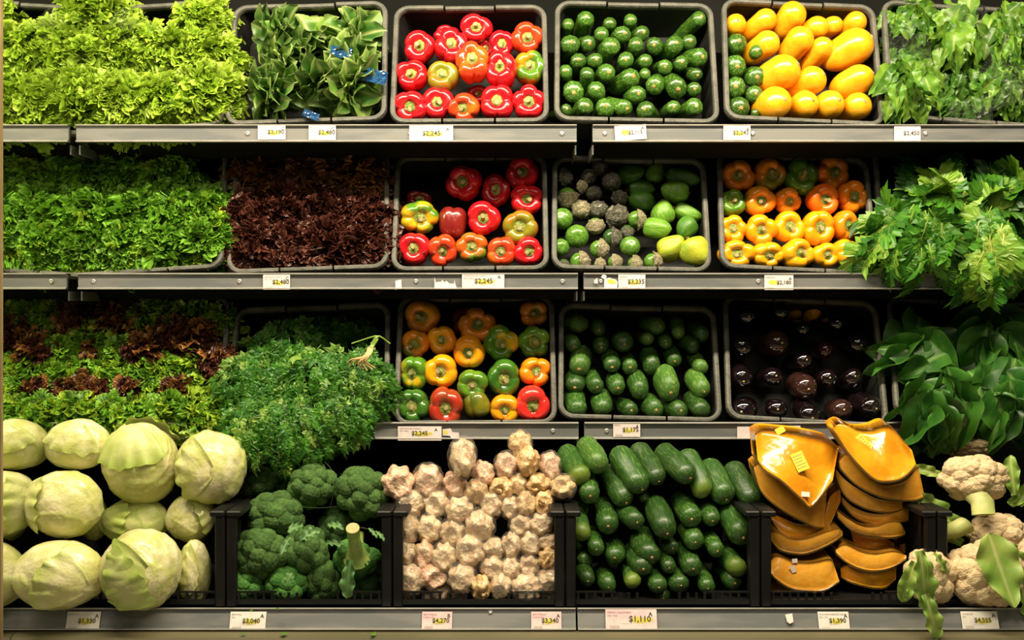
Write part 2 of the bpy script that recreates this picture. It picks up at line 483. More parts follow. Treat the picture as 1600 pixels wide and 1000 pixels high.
# ------------------------------------------------------------------ shelves
def rail_profile_mesh(x0, x1, h, m):
    """Face of a price channel with rolled lips, extruded along x; origin at top front."""
    prof = [(0.012, 0.0), (0.0, 0.001), (-0.004, -0.002), (-0.004, -0.004), (0.001, -0.006), (0.001, -h + 0.006),
            (-0.004, -h + 0.004), (-0.004, -h + 0.001), (0.0, -h), (0.012, -h)]
    V = [(x, y, z) for x in (x0, x1) for (y, z) in prof]
    n = len(prof)
    F = [(i, i + 1, n + i + 1, n + i) for i in range(n - 1)] + [(n - 1, 0, n, 2 * n - 1)]
    F += [tuple(range(n))[::-1], tuple(range(n, 2 * n))]
    return mesh('price_rail', V, F, m, False)


def screw_mesh():
    V, F = [], []
    prof = [(0.0, -0.0032), (0.0016, -0.0022), (0.0018, -0.0026), (0.0045, -0.0024), (0.0058, -0.0008), (0.006, 0.0)]
    n = 16
    for r, y in prof:
        for k in range(n):
            q = 2 * PI * k / n
            V.append((r * math.cos(q), y, r * math.sin(q)))
    F = grid_faces(len(prof), n, True)
    return mesh('screw', V, F, M_SCREW)


SCREW = screw_mesh()
V, F = tube_geo([(0, -0.0034, 0), (0, -0.001, 0)], 0.0021, 8)
SCREWH = mesh('screw_slot', V, F, M_SCREWH)


def shelf(label, row, px0, px1, py_top, py_bot, y0, screws, deep=True):
    a, b = P(px0, py_top, y0), P(px1, py_bot, y0)
    root = thing('display_shelf', label, 'shelf', Vector(((a.x + b.x) / 2, y0, b.z)), 'shelves of the cooler')
    o = root.location
    h = a.z - b.z
    hw = (b.x - a.x) / 2
    rail = ob('price_rail', rail_profile_mesh(-hw, hw, h, M_STEEL), root, Matrix.Translation((0, 0, h)))
    for zc in (h - 0.0015, 0.0015):
        V, F = box_geo(-hw, hw, -0.0062, 0.0, zc - 0.0018, zc + 0.0018)
        ob('rail_lip', bevel(mesh('rail_lip', V, F, M_LIP, False), 0.0008, 1), rail, Matrix.Translation((0, 0, -h)))
    for sx in screws:
        p = P(sx, (py_top + py_bot) / 2, y0)
        s = ob('screw', SCREW, rail, Matrix.Translation((p.x - o.x, 0.0, h / 2 - h)))
    # tray: lip under the crate, sloping panel behind it, and a bracket at each end
    V, F = box_geo(-hw, hw, 0.008, 0.03, h - 0.004, h)
    ob('front_ledge', mesh('front_ledge', V, F, M_TRAY, False), root)
    V = [(x, y, z) for x in (-hw, hw) for (y, z) in ((0.03, h), (0.155, h - 0.062), (0.155, h - 0.066), (0.03, h - 0.004))]
    F = [(0, 1, 5, 4), (1, 2, 6, 5), (2, 3, 7, 6), (3, 0, 4, 7), (0, 3, 2, 1), (4, 5, 6, 7)]
    ob('shelf_tray', mesh('shelf_tray', V, F, M_TRAY, False), root)
    V = [(x, y, z) for x in (-hw, hw) for (y, z) in ((0.155, h - 0.062), (0.33, h + 0.27), (0.334, h + 0.27), (0.159, h - 0.066))]
    ob('back_support', mesh('back_support', V, F, M_TRAY, False), root)
    for s in (-1, 1):
        x1 = s * hw
        V, F = box_geo(min(x1, x1 - s * 0.004), max(x1, x1 - s * 0.004), 0.02, 0.60, -0.03, -0.005)
        ob('bracket', mesh('bracket', V, F, M_STEEL, False), root)
    return root


shelf('grey steel price rail shelf under the top tier, left of the gap', 1, 119, 901, 195, 222, 0.0, [387, 641, 878])
shelf('grey steel price rail shelf under the top tier, right of the gap', 1, 926, 1690, 195, 222, 0.0, [945, 1176, 1446])
shelf('grey steel price rail shelf under the second tier, left of the gap', 2, 122, 903, 427, 452, 0.0, [146, 374, 650, 879])
shelf('grey steel price rail shelf under the second tier, right of the gap', 2, 912, 1690, 427, 452, 0.0, [939, 1185])
shelf('grey steel price rail shelf under the third tier, left of the gap', 3, 122, 904, 660, 686, 0.0, [864])
shelf('grey steel price rail shelf under the third tier, right of the gap', 3, 913, 1690, 660, 686, 0.0, [948, 1347])


def base_deck():
    y0, lean = -0.335, 0.022
    root = thing('base_deck', 'lowest deck of the cooler with slanted grey price rail and kick panel', 'shelf',
                 Vector((0.44, y0, 0.0)))
    for nm, pa, pb in (('left', 22, 900), ('right', 903, 1740)):
        a, b = P(pa, 951, y0), P(pb, 985, y0)
        h = a.z - b.z
        me = rail_profile_mesh(a.x, b.x, h, M_STEEL)
        M = Matrix.Translation((-0.44, 0, a.z)) @ Matrix.Translation((0, 0, -h)) @ Matrix.Rotation(-math.atan2(lean, h), 4, 'X') @ Matrix.Translation((0, 0, h))
        r = ob('price_rail', me, root, M)
        for zc in (-0.0015, -h + 0.0015):
            V, F = box_geo(a.x, b.x, -0.0062, 0.0, zc - 0.0018, zc + 0.0018)
            ob('rail_lip', bevel(mesh('rail_lip', V, F, M_LIP, False), 0.0008, 1), r)
        if nm == 'left':
            ob('screw', SCREW, r, Matrix.Translation((P(766, 957, y0).x, 0, -0.008)))
        else:
            pass
    zt = P(0, 951, y0 + 0.02).z
    zb = P(0, 986, y0).z
    xl, xr = XM - 0.44 + 0.001, x_right - 0.44
    V, F = box_geo(xl, xr, 0.03, 0.935, zt - 0.02, zt - 0.004)
    ob('deck_panel', mesh('deck_panel', V, F, M_TRAY, False), root)
    # rounded bumper and the kick panel under it
    prof = [(0.0, 0.0), (-0.02, -0.001), (-0.034, -0.006), (-0.040, -0.016), (-0.038, -0.022), (-0.03, -0.024), (0.0, -0.024)]
    V = [(x, y, z + zb) for x in (xl, xr) for y, z in prof]
    n = len(prof)
    F = [(i, i + 1, n + i + 1, n + i) for i in range(n - 1)] + [tuple(range(n))[::-1], tuple(range(n, 2 * n))]
    ob('bumper', mesh('bumper', V, F, M_BUMP, False), root)
    V, F = box_geo(xl, xr, -0.028, 0.0, 0.0, zb - 0.024)
    ob('kick_panel', mesh('kick_panel', V, F, M_KICK, False), root)
    return y0


YB = base_deck()


# ------------------------------------------------------------------ crates
def rounded_rect(w, h, r, n=6):
    pts = []
    for cx, cy, a0 in ((w / 2 - r, r, -PI / 2), (w / 2 - r, h - r, 0), (-w / 2 + r, h - r, PI / 2), (-w / 2 + r, r, PI)):
        for k in range(n + 1):
            a = a0 + PI / 2 * k / n
            pts.append((cx + r * math.cos(a), cy + r * math.sin(a)))
    return np.array(pts)


def rim_piece(path, hw, dp):
    """Rounded bead along an open path in the local xz plane."""
    path = np.asarray(path)
    T = np.gradient(path, axis=0)
    T /= np.linalg.norm(T, axis=1)[:, None] + 1e-9
    Nn = np.stack([T[:, 1], -T[:, 0]], 1)
    sec = [(-hw, dp), (-hw, 0.002), (-hw * 0.7, -0.003), (0, -0.0045), (hw * 0.7, -0.003), (hw, 0.002), (hw, dp)]
    V = []
    for p, nn in zip(path, Nn):
        for a, d in sec:
            q = p + nn * a
            V.append((q[0], d, q[1]))
    n = len(sec)
    F = grid_faces(len(path), n) + [tuple(range(n)), tuple(range((len(path) - 1) * n, len(path) * n))[::-1]]
    F += [(i * n + n - 1, i * n, (i + 1) * n, (i + 1) * n + n - 1) for i in range(len(path) - 1)]
    return V, F


def crate(label, row, px0, py0, px1, py1, depth=0.125, notch=(0.33, 0.66)):
    a, b, yt, yb = ROWS[row]
    y_bot, y_top = py_to_y(row, py1), py_to_y(row, py0)
    pb0, pb1 = P(px0, py1, y_bot), P(px1, py1, y_bot)
    pt0, pt1 = P(px0, py0, y_top), P(px1, py0, y_top)
    w = ((pb1.x - pb0.x) + (pt1.x - pt0.x)) / 2
    up = (pt0 + pt1) / 2 - (pb0 + pb1) / 2
    h = up.length
    up.normalize()
    Y = up.cross(Vector((1, 0, 0)))
    c = (pb0 + pb1) / 2
    M = Matrix(((1, Y.x, up.x, (c.x + (pt0.x + pt1.x) / 2) / 2), (0, Y.y, up.y, c.y), (0, Y.z, up.z, c.z), (0, 0, 0, 1)))
    root = thing('produce_crate', label, 'crate', M, 'tilted grey crates on the upper tiers')
    hw = 0.0075
    t = 0.004
    r = 0.036
    outer = rounded_rect(w - 2 * hw, h - 2 * hw, r) + np.array([0, hw])
    inner = rounded_rect(w - 0.05, h - 0.05, r * 0.8) + np.array([0, 0.025])
    n = len(outer)
    # tray body: tapered wall and floor
    V = [(p[0], 0.0, p[1]) for p in outer] + [(p[0], depth, p[1]) for p in inner]
    F = [(i, (i + 1) % n, n + (i + 1) % n, n + i) for i in range(n)]
    ob('crate_wall', mesh('crate_wall', V, F, M_CRATE, False), root)
    V = [(p[0], depth, p[1]) for p in inner] + [(p[0], depth + t, p[1]) for p in inner]
    F = [tuple(range(n)), tuple(range(n, 2 * n))[::-1]] + [(i, (i + 1) % n, n + (i + 1) % n, n + i) for i in range(n)]
    ob('crate_floor', mesh('crate_floor', V, F, M_CRATE, False), root)
    # rim in four pieces with gaps at the notches
    x0, x1 = -w / 2 + notch[0] * w, -w / 2 + notch[1] * w
    dense = []
    L = len(outer)
    for i in range(L):
        p, q = outer[i], outer[(i + 1) % L]
        k = max(1, int(np.linalg.norm(q - p) / 0.03))
        for j in range(k):
            dense.append(p + (q - p) * j / k)
    dense = np.array(dense)
    zt = h - hw
    zb = hw
    right = [(x1 + 0.003, zb)] + [tuple(p) for p in dense if p[0] > x1 + 0.006] + [(x1 + 0.003, zt)]
    left = [(x0 - 0.003, zt)] + [tuple(p) for p in dense if p[0] < x0 - 0.006] + [(x0 - 0.003, zb)]
    # order by angle around the centre so each half runs along the bead
    cc = np.array([0, h / 2])

    def order(pts, start):
        pts = np.array(pts)
        ang = np.mod(np.arctan2(pts[:, 1] - cc[1], pts[:, 0] - cc[0]) - start, 2 * PI)
        return pts[np.argsort(ang)]
    right = order(right, -PI / 2)
    left = order(left, PI / 2)
    for pth, dz in ((right, 0), (left, 0)):
        V, F = rim_piece(pth, hw, 0.012)
        ob('rim', mesh('rim', V, F, M_RIM, False), root)
    for z, dz in ((zt, -0.003), (zb, 0.0)):
        V, F = rim_piece([(x, z + dz) for x in np.linspace(x0 + 0.003, x1 - 0.003, 6)], hw * 0.92, 0.012)
        ob('rim', mesh('rim', V, F, M_RIM, False), root)
    return root


crate('grey crate of curly green lettuce, top tier beside the mirror wall', 1, 112, 6, 360, 205)
crate('grey crate of romaine lettuce on the top tier', 1, 361, 5, 609, 192)
crate('grey crate of red bell peppers on the top tier', 1, 613, 8, 857, 192)
crate('grey crate of small green zucchini on the top tier', 1, 864, 3, 1117, 191)
crate('grey crate of yellow squash on the top tier', 1, 1124, 3, 1370, 192)
crate('grey crate of bagged spinach on the top tier, right of the squash', 1, 1374, 9, 1622, 193)
crate('grey crate of curly green lettuce, second tier beside the mirror wall', 2, 114, 239, 360, 427)
crate('grey crate of dark red lettuce on the second tier', 2, 364, 242, 612, 424)
crate('grey crate of red bell peppers on the second tier', 2, 615, 240, 857, 423)
crate('grey crate of tomatillos and stuffing gourds on the second tier', 2, 860, 244, 1105, 423)
crate('grey crate of orange bell peppers on the second tier', 2, 1117, 241, 1359, 425)
crate('grey crate of leafy celery on the second tier', 2, 1361, 240, 1604, 425)
crate('grey crate of mixed red and green lettuce on the third tier', 3, 114, 470, 363, 662)
crate('grey crate of coriander on the third tier', 3, 364, 476, 613, 662)
crate('grey crate of mixed coloured bell peppers on the third tier', 3, 619, 461, 869, 664)
crate('grey crate of green cucumbers on the third tier', 3, 870, 475, 1121, 657)
crate('grey crate of dark aubergines on the third tier', 3, 1126, 464, 1374, 662)
crate('grey crate of broad dark leaves on the third tier', 3, 1383, 472, 1632, 662)


def deck_crate(label, px0, px1, sides=(-1, 1)):
    """Black open-fronted crate of the bottom deck: ribbed side walls, slotted low front, sloping floor."""
    y0, y1 = -0.285, 0.24
    a, b = P(px0, 945, y0), P(px1, 945, y0)
    zt = P(0, 798, y0).z
    root = thing('deck_crate', label, 'crate', Vector(((a.x + b.x) / 2, y0, P(0, 951, YB + 0.02).z - 0.004)), 'black crates on the bottom deck')
    w2 = (b.x - a.x) / 2
    z1 = zt - root.location.z
    for s in (-1, 1):
        x0, x1 = sorted((s * w2, s * (w2 - 0.012)))
        V, F = box_geo(x0, x1, 0.01 if s in sides else 0.2, y1 - y0, 0.0, z1 - 0.012)
        wall = ob('side_wall', mesh('side_wall', V, F, M_BLACK, False), root)
        if s not in sides:
            continue
        x0, x1 = sorted((s * w2, s * (w2 - 0.024)))
        V, F = box_geo(x0, x1, -0.006, 0.016, 0.0, z1 - 0.014)
        ob('corner_post', bevel(mesh('corner_post', V, F, M_BLACK, False), 0.003, 1), root)
        x0, x1 = sorted((s * w2, s * (w2 - 0.036)))
        V, F = box_geo(x0, x1, -0.008, y1 - y0, z1 - 0.014, z1)
        ob('side_rim', bevel(mesh('side_rim', V, F, M_BLACK, False), 0.003, 1), root)
        ribs = []
        for k in range(6):
            yy = 0.05 + k * 0.08
            x0, x1 = sorted((s * (w2 - 0.012), s * (w2 - 0.018)))
            ribs.append(box_geo(x0, x1, yy, yy + 0.012, 0.0, z1 - 0.014))
        V, F, _ = join(ribs)
        ob('wall_rib', mesh('wall_rib', V, F, M_BLACK, False), wall, kind='stuff')
    V, F = box_geo(-w2 + 0.024, w2 - 0.024, 0.0, 0.006, 0.0, 0.018)
    ob('front_wall', mesh('front_wall', V, F, M_BLACK, False), root)
    parts = []
    n = int(w2 * 2 / 0.022)
    for k in range(n):
        x = -w2 + 0.03 + k * (2 * w2 - 0.06) / (n - 1)
        if (k // 4) % 3 == 2:
            continue
        parts.append(box_geo(x - 0.003, x + 0.003, 0.0, 0.006, 0.018, 0.034))
    parts.append(box_geo(-w2 + 0.024, -w2 + 0.12, 0.0, 0.006, 0.034, 0.038))
    parts.append(box_geo(w2 - 0.12, w2 - 0.024, 0.0, 0.006, 0.034, 0.038))
    V, F, _ = join(parts)
    ob('front_lattice', mesh('front_lattice', V, F, M_BLACK, False), root, kind='stuff')
    # back panel, leaning, and the floor
    V, F = box_geo(-w2 + 0.012, w2 - 0.012, 0.0, y1 - y0, 0.0, 0.006)
    ob('crate_floor', mesh('crate_floor', V, F, M_BLACK, False), root)
    V, F = box_geo(-w2 + 0.012, w2 - 0.012, y1 - y0 - 0.01, y1 - y0, 0.006, z1 - 0.012)
    ob('crate_back', mesh('crate_back', V, F, M_BLACK, False), root)
    return root


deck_crate('black crate of iceberg lettuces on the bottom deck', 42, 352, (1,))
deck_crate('black crate of broccoli on the bottom deck', 354, 612)
deck_crate('black crate of wrapped garlic on the bottom deck', 614, 882)
deck_crate('black crate of long cucumbers on the bottom deck', 884, 1187)
deck_crate('black crate of pumpkin wedges on the bottom deck', 1189, 1462)
deck_crate('black crate of cauliflowers on the bottom deck', 1464, 1735)


# ------------------------------------------------------------------ price tags
def text_mesh_obj(name, body, size, parent, M, m):
    cu = bpy.data.curves.new(name, 'FONT')
    cu.body = body
    cu.size = size
    cu.resolution_u = 2
    cu.offset = 0.022 * size if m is M_INK else 0.0
    cu.align_x = 'LEFT'
    cu.materials.append(m)
    t = bpy.data.objects.new(name, cu)
    COL.objects.link(t)
    me = bpy.data.meshes.new_from_object(t.evaluated_get(bpy.context.evaluated_depsgraph_get()))
    bpy.data.objects.remove(t)
    bpy.data.curves.remove(cu)
    me.name = name
    return ob(name, me, parent, M)


FACE = Matrix.Rotation(PI / 2, 4, 'X')          # text plane facing the aisle
TAG_FONT_OK = True


def price_tag(label, px, py, w, h, y, price, letter, l1='', l2='', l3='', m=None, roll=0.0, lean=0.0, mark=True, price_size=0.42, px_price=0.34, marker_at=None):
    c = P(px, py, y)
    W, H = S(w, y), S(h, y)
    M = Matrix.Translation(c + Vector((0, -0.0035, 0))) @ Matrix.Rotation(-lean, 4, 'X') @ Matrix.Rotation(math.radians(roll), 4, 'Y')
    root = thing('price_tag', label, 'price tag', M, 'price tags on the rails')
    V, F = box_geo(-W / 2, W / 2, -0.0006, 0.0006, -H / 2, H / 2)
    ob('card', mesh('card', V, F, m or M_PAPER, False), root)

    def tx(name, s, size, u, v, mm=M_INK, sx=1.0):
        return text_mesh_obj(name, s, size, root, Matrix.Translation((-W / 2 + u * W, -0.0011, -H / 2 + v * H)) @ FACE @ Matrix.Diagonal((sx, 1, 1, 1)), mm)
    if mark:
        ma = marker_at or (px_price + 0.05, 0.30, 0.42, 0.34)
        a, b, c_, d = ma
        zz = [(-0.5, -0.3), (-0.2, -0.55), (0.3, -0.4), (0.55, -0.1), (0.45, 0.35), (0.1, 0.3), (-0.25, 0.5), (-0.55, 0.1)]
        cx, cz = -W / 2 + (a + c_ / 2) * W, -H / 2 + (b + d / 2) * H
        V = [(cx + u * c_ * W, -0.0008, cz + v * d * H) for u, v in zz]
        ob('marker_stroke', mesh('marker_stroke', V, [tuple(range(len(V)))], M_MARK, False), root)
    if price:
        tx('price_text', price, H * price_size, px_price, 0.38)
    if letter:
        tx('grade_letter', letter, H * 0.30, 0.84, 0.66)
    if l1:
        tx('fine_print', l1, H * 0.13, 0.04, 0.80, M_INKG)
    if l2:
        tx('fine_print', l2, H * 0.13, 0.04, 0.64, M_INKG)
    if l3:
        tx('fine_print', l3, H * 0.15, 0.08, 0.08, M_INKG)
    if price:
        tx('fine_print', '- --- -- - - -', H * 0.15, 0.30, 0.25, M_INKG)
    return root


BC = '|||||||||||||'
yt = -0.0015
price_tag('pink price tag reading $3,190 under the romaine crate', 425, 207, 43, 23, yt, '$3,190', 'C', 'LECHUGA ROMANA', 'UN 1 UN', BC)
price_tag('price tag reading $2,480 with C on the top rail', 504, 207.5, 42, 23, yt, '$2,480', 'C', 'LECHUGA', 'UN 1 UN', BC)
price_tag('wide white price tag reading $2,245 under the top red peppers', 674, 209, 68, 25, yt, '$2,245', 'A', 'PIMENTON DEL CAMPILLO', '500 A 600 g', '7 *', M_PAPERW, px_price=0.29)
price_tag('tilted price tag reading $2,115 under the zucchini', 985, 207.5, 49, 23, yt, '$2,115', 'A', 'ZUCCHINI', 'KG', BC, roll=-4, px_price=0.42, price_size=0.36, marker_at=(0.22, 0.34, 0.24, 0.4))
price_tag('price tag reading $2,245 under the yellow squash', 1151, 208, 42, 22, yt, '$2,245', 'A', 'ZUCCHINI AMARILLO', 'KG 1 KG', BC)
price_tag('price tag half hidden by spinach leaves on the top rail', 1417, 209, 41, 22, yt, '$2,450', '', 'ESPINACA', '', BC, mark=False)
price_tag('price tag reading $2,480 under the dark red lettuce', 432.5, 441, 42, 23, yt, '$2,480', 'C', 'LECHUGA MORADA', 'UN 1 UN', BC)
price_tag('wide pink price tag reading $2,245 under the second tier red peppers', 755, 439.5, 66, 25, yt, '$2,245', 'A', 'PIMENTON DEL CAMPILLO', '500 A 600 g', '-- - -- - ---', px_price=0.29)
price_tag('price tag reading $3,235 under the tomatillos', 987, 440.5, 42, 23, yt, '$3,235', '', 'TOMATE', 'KG', BC)
price_tag('price tag reading $2,180 under the orange peppers', 1216.5, 441.5, 45, 23, yt, '$2,180', 'A', 'PIMENTON', '', BC, px_price=0.42, price_size=0.36, marker_at=(0.15, 0.36, 0.34, 0.32))
price_tag('wide price tag reading $2,245 under the mixed coloured peppers', 656, 677, 68, 22, yt, '$2,245', 'A', 'PIMENTON DEL CAMPILLO', '500 A 600 g', '-- - -- - ---', M_PAPER, px_price=0.31)
price_tag('price tag reading $1,175 under the third tier cucumbers', 979, 671.5, 42, 22, yt, '$1,175', 'A', 'PEPINO', '', BC)
price_tag('blank pinkish price card under the aubergines', 1173, 676, 43, 19, yt, '', '', mark=False)
price_tag('price card half hidden behind the top pumpkin wedge', 1230, 673, 40, 16, yt, '', '', 'AHUYAMA', '', '', mark=False)
LEAN4 = math.atan2(0.022, 0.055)
y4 = YB + 0.0085
price_tag('pale price tag reading $1,330 below the iceberg lettuces', 131, 969.5, 52, 28, y4, '$1,330', 'A', 'LECHUGA', '', BC, M_PAPERW, lean=LEAN4, price_size=0.36)
price_tag('price tag reading $3,040 below the broccoli', 388, 969.5, 56, 28, y4, '$3,040', 'A', 'BROCOLI', 'KG', BC, M_PAPERW, lean=LEAN4, price_size=0.36)
price_tag('pink price tag reading $4,270 below the garlic on the left', 683, 969, 47, 27, y4, '$4,270', 'B', 'AJO X MALLA', '3 UN X 20 g', BC, M_PAPERP, lean=LEAN4, price_size=0.36)
price_tag('pink price tag reading $3,340 below the garlic on the right', 853.5, 969, 47, 27, y4, '$3,340', 'A', 'AJO X MALLA', '3 UN X 20 g', BC, M_PAPERP, lean=LEAN4, price_size=0.36)
price_tag('large pink and white price tag reading $1,110 below the cucumbers', 986, 967, 80, 30, y4, '$1,110', 'A', 'PEPINO COHOMBRO', 'KG 1 KG', BC, M_PAPERP, lean=LEAN4, px_price=0.45)
price_tag('price tag reading $1,390 below the pumpkin wedges', 1302, 969, 48, 27, y4, '$1,390', 'A', 'AHUYAMA PRECORTADA', 'KG 1 KG', '-- -- ----', M_PAPERW, lean=LEAN4, price_size=0.36)
price_tag('price tag reading $4,555 below the cauliflowers', 1530, 968.5, 57, 27, y4, '$4,555', 'A', 'COLIFLOR', 'KG', BC, M_PAPERW, lean=LEAN4, price_size=0.36)


def scrap(label, pts, y, m=M_PAPERW, mark=None, lean=0.0):
    cx = sum(p[0] for p in pts) / len(pts)
    cy = sum(p[1] for p in pts) / len(pts)
    c = P(cx, cy, y)
    k = (y + DIST) / FPX
    out = [((p[0] - cx) * k, -(p[1] - cy) * k) for p in pts]
    n = len(out)
    V = [(x, -0.0005, z) for x, z in out] + [(x, 0.0005, z) for x, z in out]
    F = [tuple(range(n)), tuple(range(n, 2 * n))[::-1]] + [(i, n + i, n + (i + 1) % n, (i + 1) % n) for i in range(n)]
    M = Matrix.Translation(c + Vector((0, -0.003, 0))) @ Matrix.Rotation(-lean, 4, 'X')
    root = thing('paper_scrap', label, 'paper scrap', M, 'torn tag remains on the rails')
    ob('paper', mesh('paper', V, F, m, False), root)
    if mark:
        V = [((p[0] - cx) * k, -0.0009, -(p[1] - cy) * k) for p in mark]
        ob('marker_stroke', mesh('marker_stroke', V, [tuple(range(len(V)))], M_MARK, False), root)


scrap('small white paper scrap left of the torn tag, second rail', [(618, 439), (627, 437), (628, 451), (618, 453)], yt)
scrap('torn jagged pink tag remains beside the wide $2,245 tag, second rail', [(679, 433), (681, 441), (690, 440), (691, 437), (694, 441), (698, 439), (702, 443), (710, 443), (710, 437), (712, 445), (714, 451), (679, 451)], yt, M_PAPER)
scrap('torn tag with yellow marker left of the $3,235 tag', [(944, 436), (952, 434), (962, 437), (965, 441), (964, 450), (944, 450)], yt, M_PAPERW, [(948, 437), (956, 436), (963, 441), (960, 444), (950, 442)])
scrap('diamond shaped paper scrap by the screw, second rail', [(943, 427), (948, 432), (945, 437), (939, 433)], yt)
scrap('half round paper scrap left of the screw, second rail', [(933, 434), (934, 443), (929, 443), (928, 439)], yt)
scrap('torn tag with yellow marker right of the wide third tier tag', [(692, 671), (704, 669), (707, 675), (717, 676), (718, 686), (707, 686), (703, 681), (692, 680)], yt, M_PAPER, [(692, 674), (698, 672), (700, 677), (694, 678)])
scrap('small white scrap left of the $1,390 tag on the bottom rail', [(1227, 960), (1238, 958), (1239, 971), (1233, 974), (1229, 971)], y4, lean=LEAN4)


# ------------------------------------------------------------------ bell peppers
def pepper_mesh(n_l, seed):
    r = random.Random(seed)
    prof = [(0.0, 0.30), (0.10, 0.29), (0.20, 0.27), (0.30, 0.36), (0.46, 0.50), (0.64, 0.54), (0.82, 0.44), (0.96, 0.20), (1.0, -0.15),
            (0.96, -0.55), (0.86, -0.95), (0.66, -1.25), (0.40, -1.35), (0.15, -1.28), (0.0, -1.22)]
    pr = catmull(prof, 30)
    nth = 54
    ph = r.random() * 6.28
    amp = [r.uniform(0.75, 1.15) for _ in range(n_l)]
    wob = [r.uniform(-0.12, 0.12) for _ in range(n_l)]
    V = []
    for i, (R, Z) in enumerate(pr):
        for j in range(nth):
            th = 2 * PI * j / nth
            q = (th + ph) * n_l / (2 * PI)
            k = int(math.floor(q)) % n_l
            f = q - math.floor(q)
            lobe = max(0.0, math.sin(PI * f)) ** 0.5
            depth = 0.17 * min(1.0, max(0.0, (R - 0.15) / 0.5))
            bl = amp[k] * (lobe)
            rr = R * (1 - depth + depth * bl * 1.05) * (1 + wob[k] * lobe * 0.5)
            zz = Z + (0.16 * (bl - 0.55) * (1 if Z > 0 else 0.9 if Z > -0.9 else -0.9)) * min(1, R * 1.6) * (1 if abs(Z) > 0.1 else abs(Z) * 10)
            V.append((max(rr, 0.0) * math.cos(th), max(rr, 0.0) * math.sin(th), zz))
    return mesh('pepper_body', V, grid_faces(len(pr), nth, True), PEP['red'])


PEPM = [pepper_mesh(4, 1), pepper_mesh(3, 2), pepper_mesh(4, 3), pepper_mesh(3, 4), pepper_mesh(4, 5), pepper_mesh(5, 6)]


def pepper_stem_mesh(seed):
    r = random.Random(seed)
    V, F = [], []
    nth = 24
    # scalloped calyx
    rings = [(0.34, 0.36), (0.30, 0.40), (0.20, 0.37), (0.12, 0.38)]
    for R, Z in rings:
        for j in range(nth):
            th = 2 * PI * j / nth
            k = 1 + 0.13 * math.cos(6 * th) * (R / 0.34)
            V.append((R * k * math.cos(th), R * k * math.sin(th), Z - (0.03 if R > 0.32 else 0)))
    # stem
    bx, by = r.uniform(-0.12, 0.12), r.uniform(-0.12, 0.12)
    for t, R in ((0.3, 0.115), (0.6, 0.105), (0.9, 0.12), (1.0, 0.135)):
        for j in range(nth):
            th = 2 * PI * j / nth
            k = 1 + 0.08 * math.cos(5 * th)
            V.append((R * k * math.cos(th) + bx * t * t, R * k * math.sin(th) + by * t * t, 0.38 + 0.30 * t))
    F = grid_faces(8, nth, True)
    me = mesh('pepper_stem', V, F, M_STEM)
    V2 = [(0.128 * math.cos(2 * PI * j / nth) + bx, 0.128 * math.sin(2 * PI * j / nth) + by, 0.681) for j in range(nth)]
    cut = mesh('stem_cut', V2, [tuple(range(nth))], M_STEMCUT, False)
    return me, cut


STEMS = [pepper_stem_mesh(s) for s in (1, 2, 3)]
count = [0]


def pepper(row, cx, cy, w, h, sx, sy, colour, label, group, dy=0.0, side=None):
    """cx.. in pixels of the photograph; (sx, sy) the stem; side: tail direction for a pepper seen from its flank."""
    i = count[0]
    count[0] += 1
    y = py_to_y(row, cy) + 0.022 + dy
    c = P(cx, cy, y)
    rx, rz = S(w / 2, y), S(h / 2, y)
    if side:
        d = Vector((side[0], side[1], side[2])).normalized()
    else:
        d = Vector((0.80 * (sx - cx) / (w / 2), -1, -0.80 * (sy - cy) / (h / 2))).normalized()
    M = frame(c - d * 0.0, d, (1, 0, 0), (rx * 1.08, rz * 1.08, (rx + rz) / 2 * 0.95))
    root = thing('bell_pepper', label, 'bell pepper', M, group)
    R = Matrix.Rotation(random.uniform(0, 6.28), 4, 'Z')
    ob('pepper_body', PEPM[i % len(PEPM)], root, R, m=PEP[colour])
    st, cut = STEMS[i % 3]
    s = ob('stem', st, root, R)
    ob('stem_cut', cut, s)


def peppers(row, off, sc, rows, place, group):
    for ri, rr in enumerate(rows):
        rr = sorted(rr, key=lambda q: q[0])
        for i, q in enumerate(rr):
            cx, cy, w, h, sx, sy, colour = q[:7]
            ex = q[7] if len(q) > 7 else {}
            lab = art(colour, 'bell pepper', i, len(rr), ri, len(rows), place)
            pepper(row, off[0] + cx / sc, off[1] + cy / sc, w / sc, h / sc, off[0] + sx / sc, off[1] + sy / sc, colour, lab, group, **ex)


K1, K2 = 1174 / 270, 1125 / 270
BK = dict(dy=0.05)
peppers(1, (600, 0), K1, [
    [(430, 235, 175, 120, 430, 225, 'crimson', dict(dy=0.035)), (628, 195, 212, 185, 625, 192, 'red'), (970, 262, 215, 215, 980, 268, 'orange-red')],
    [(245, 318, 218, 218, 240, 318, 'red'), (455, 310, 205, 235, 470, 275, 'red', dict(dy=-0.012)), (600, 415, 222, 265, 596, 378, 'orange-red', dict(dy=-0.045)),
     (690, 335, 120, 130, 690, 330, 'crimson', dict(dy=0.05)), (800, 300, 172, 190, 806, 315, 'crimson', dict(dy=0.015))],
    [(192, 512, 225, 208, 175, 505, 'red'), (395, 515, 215, 212, 390, 490, 'olive', dict(dy=-0.02)), (795, 470, 196, 240, 770, 432, 'red', dict(dy=-0.03)), (995, 460, 212, 230, 985, 440, 'green and orange')],
    [(180, 725, 220, 213, 172, 750, 'red'), (362, 703, 205, 218, 366, 692, 'red', dict(dy=0.005)), (545, 732, 207, 200, 520, 758, 'orange-red'), (640, 640, 150, 130, 640, 640, 'crimson', dict(dy=0.06)),
     (765, 693, 220, 232, 770, 680, 'red'), (985, 700, 220, 230, 980, 692, 'red')],
], 'the top tier red pepper crate', 'bell peppers in the top tier crate')
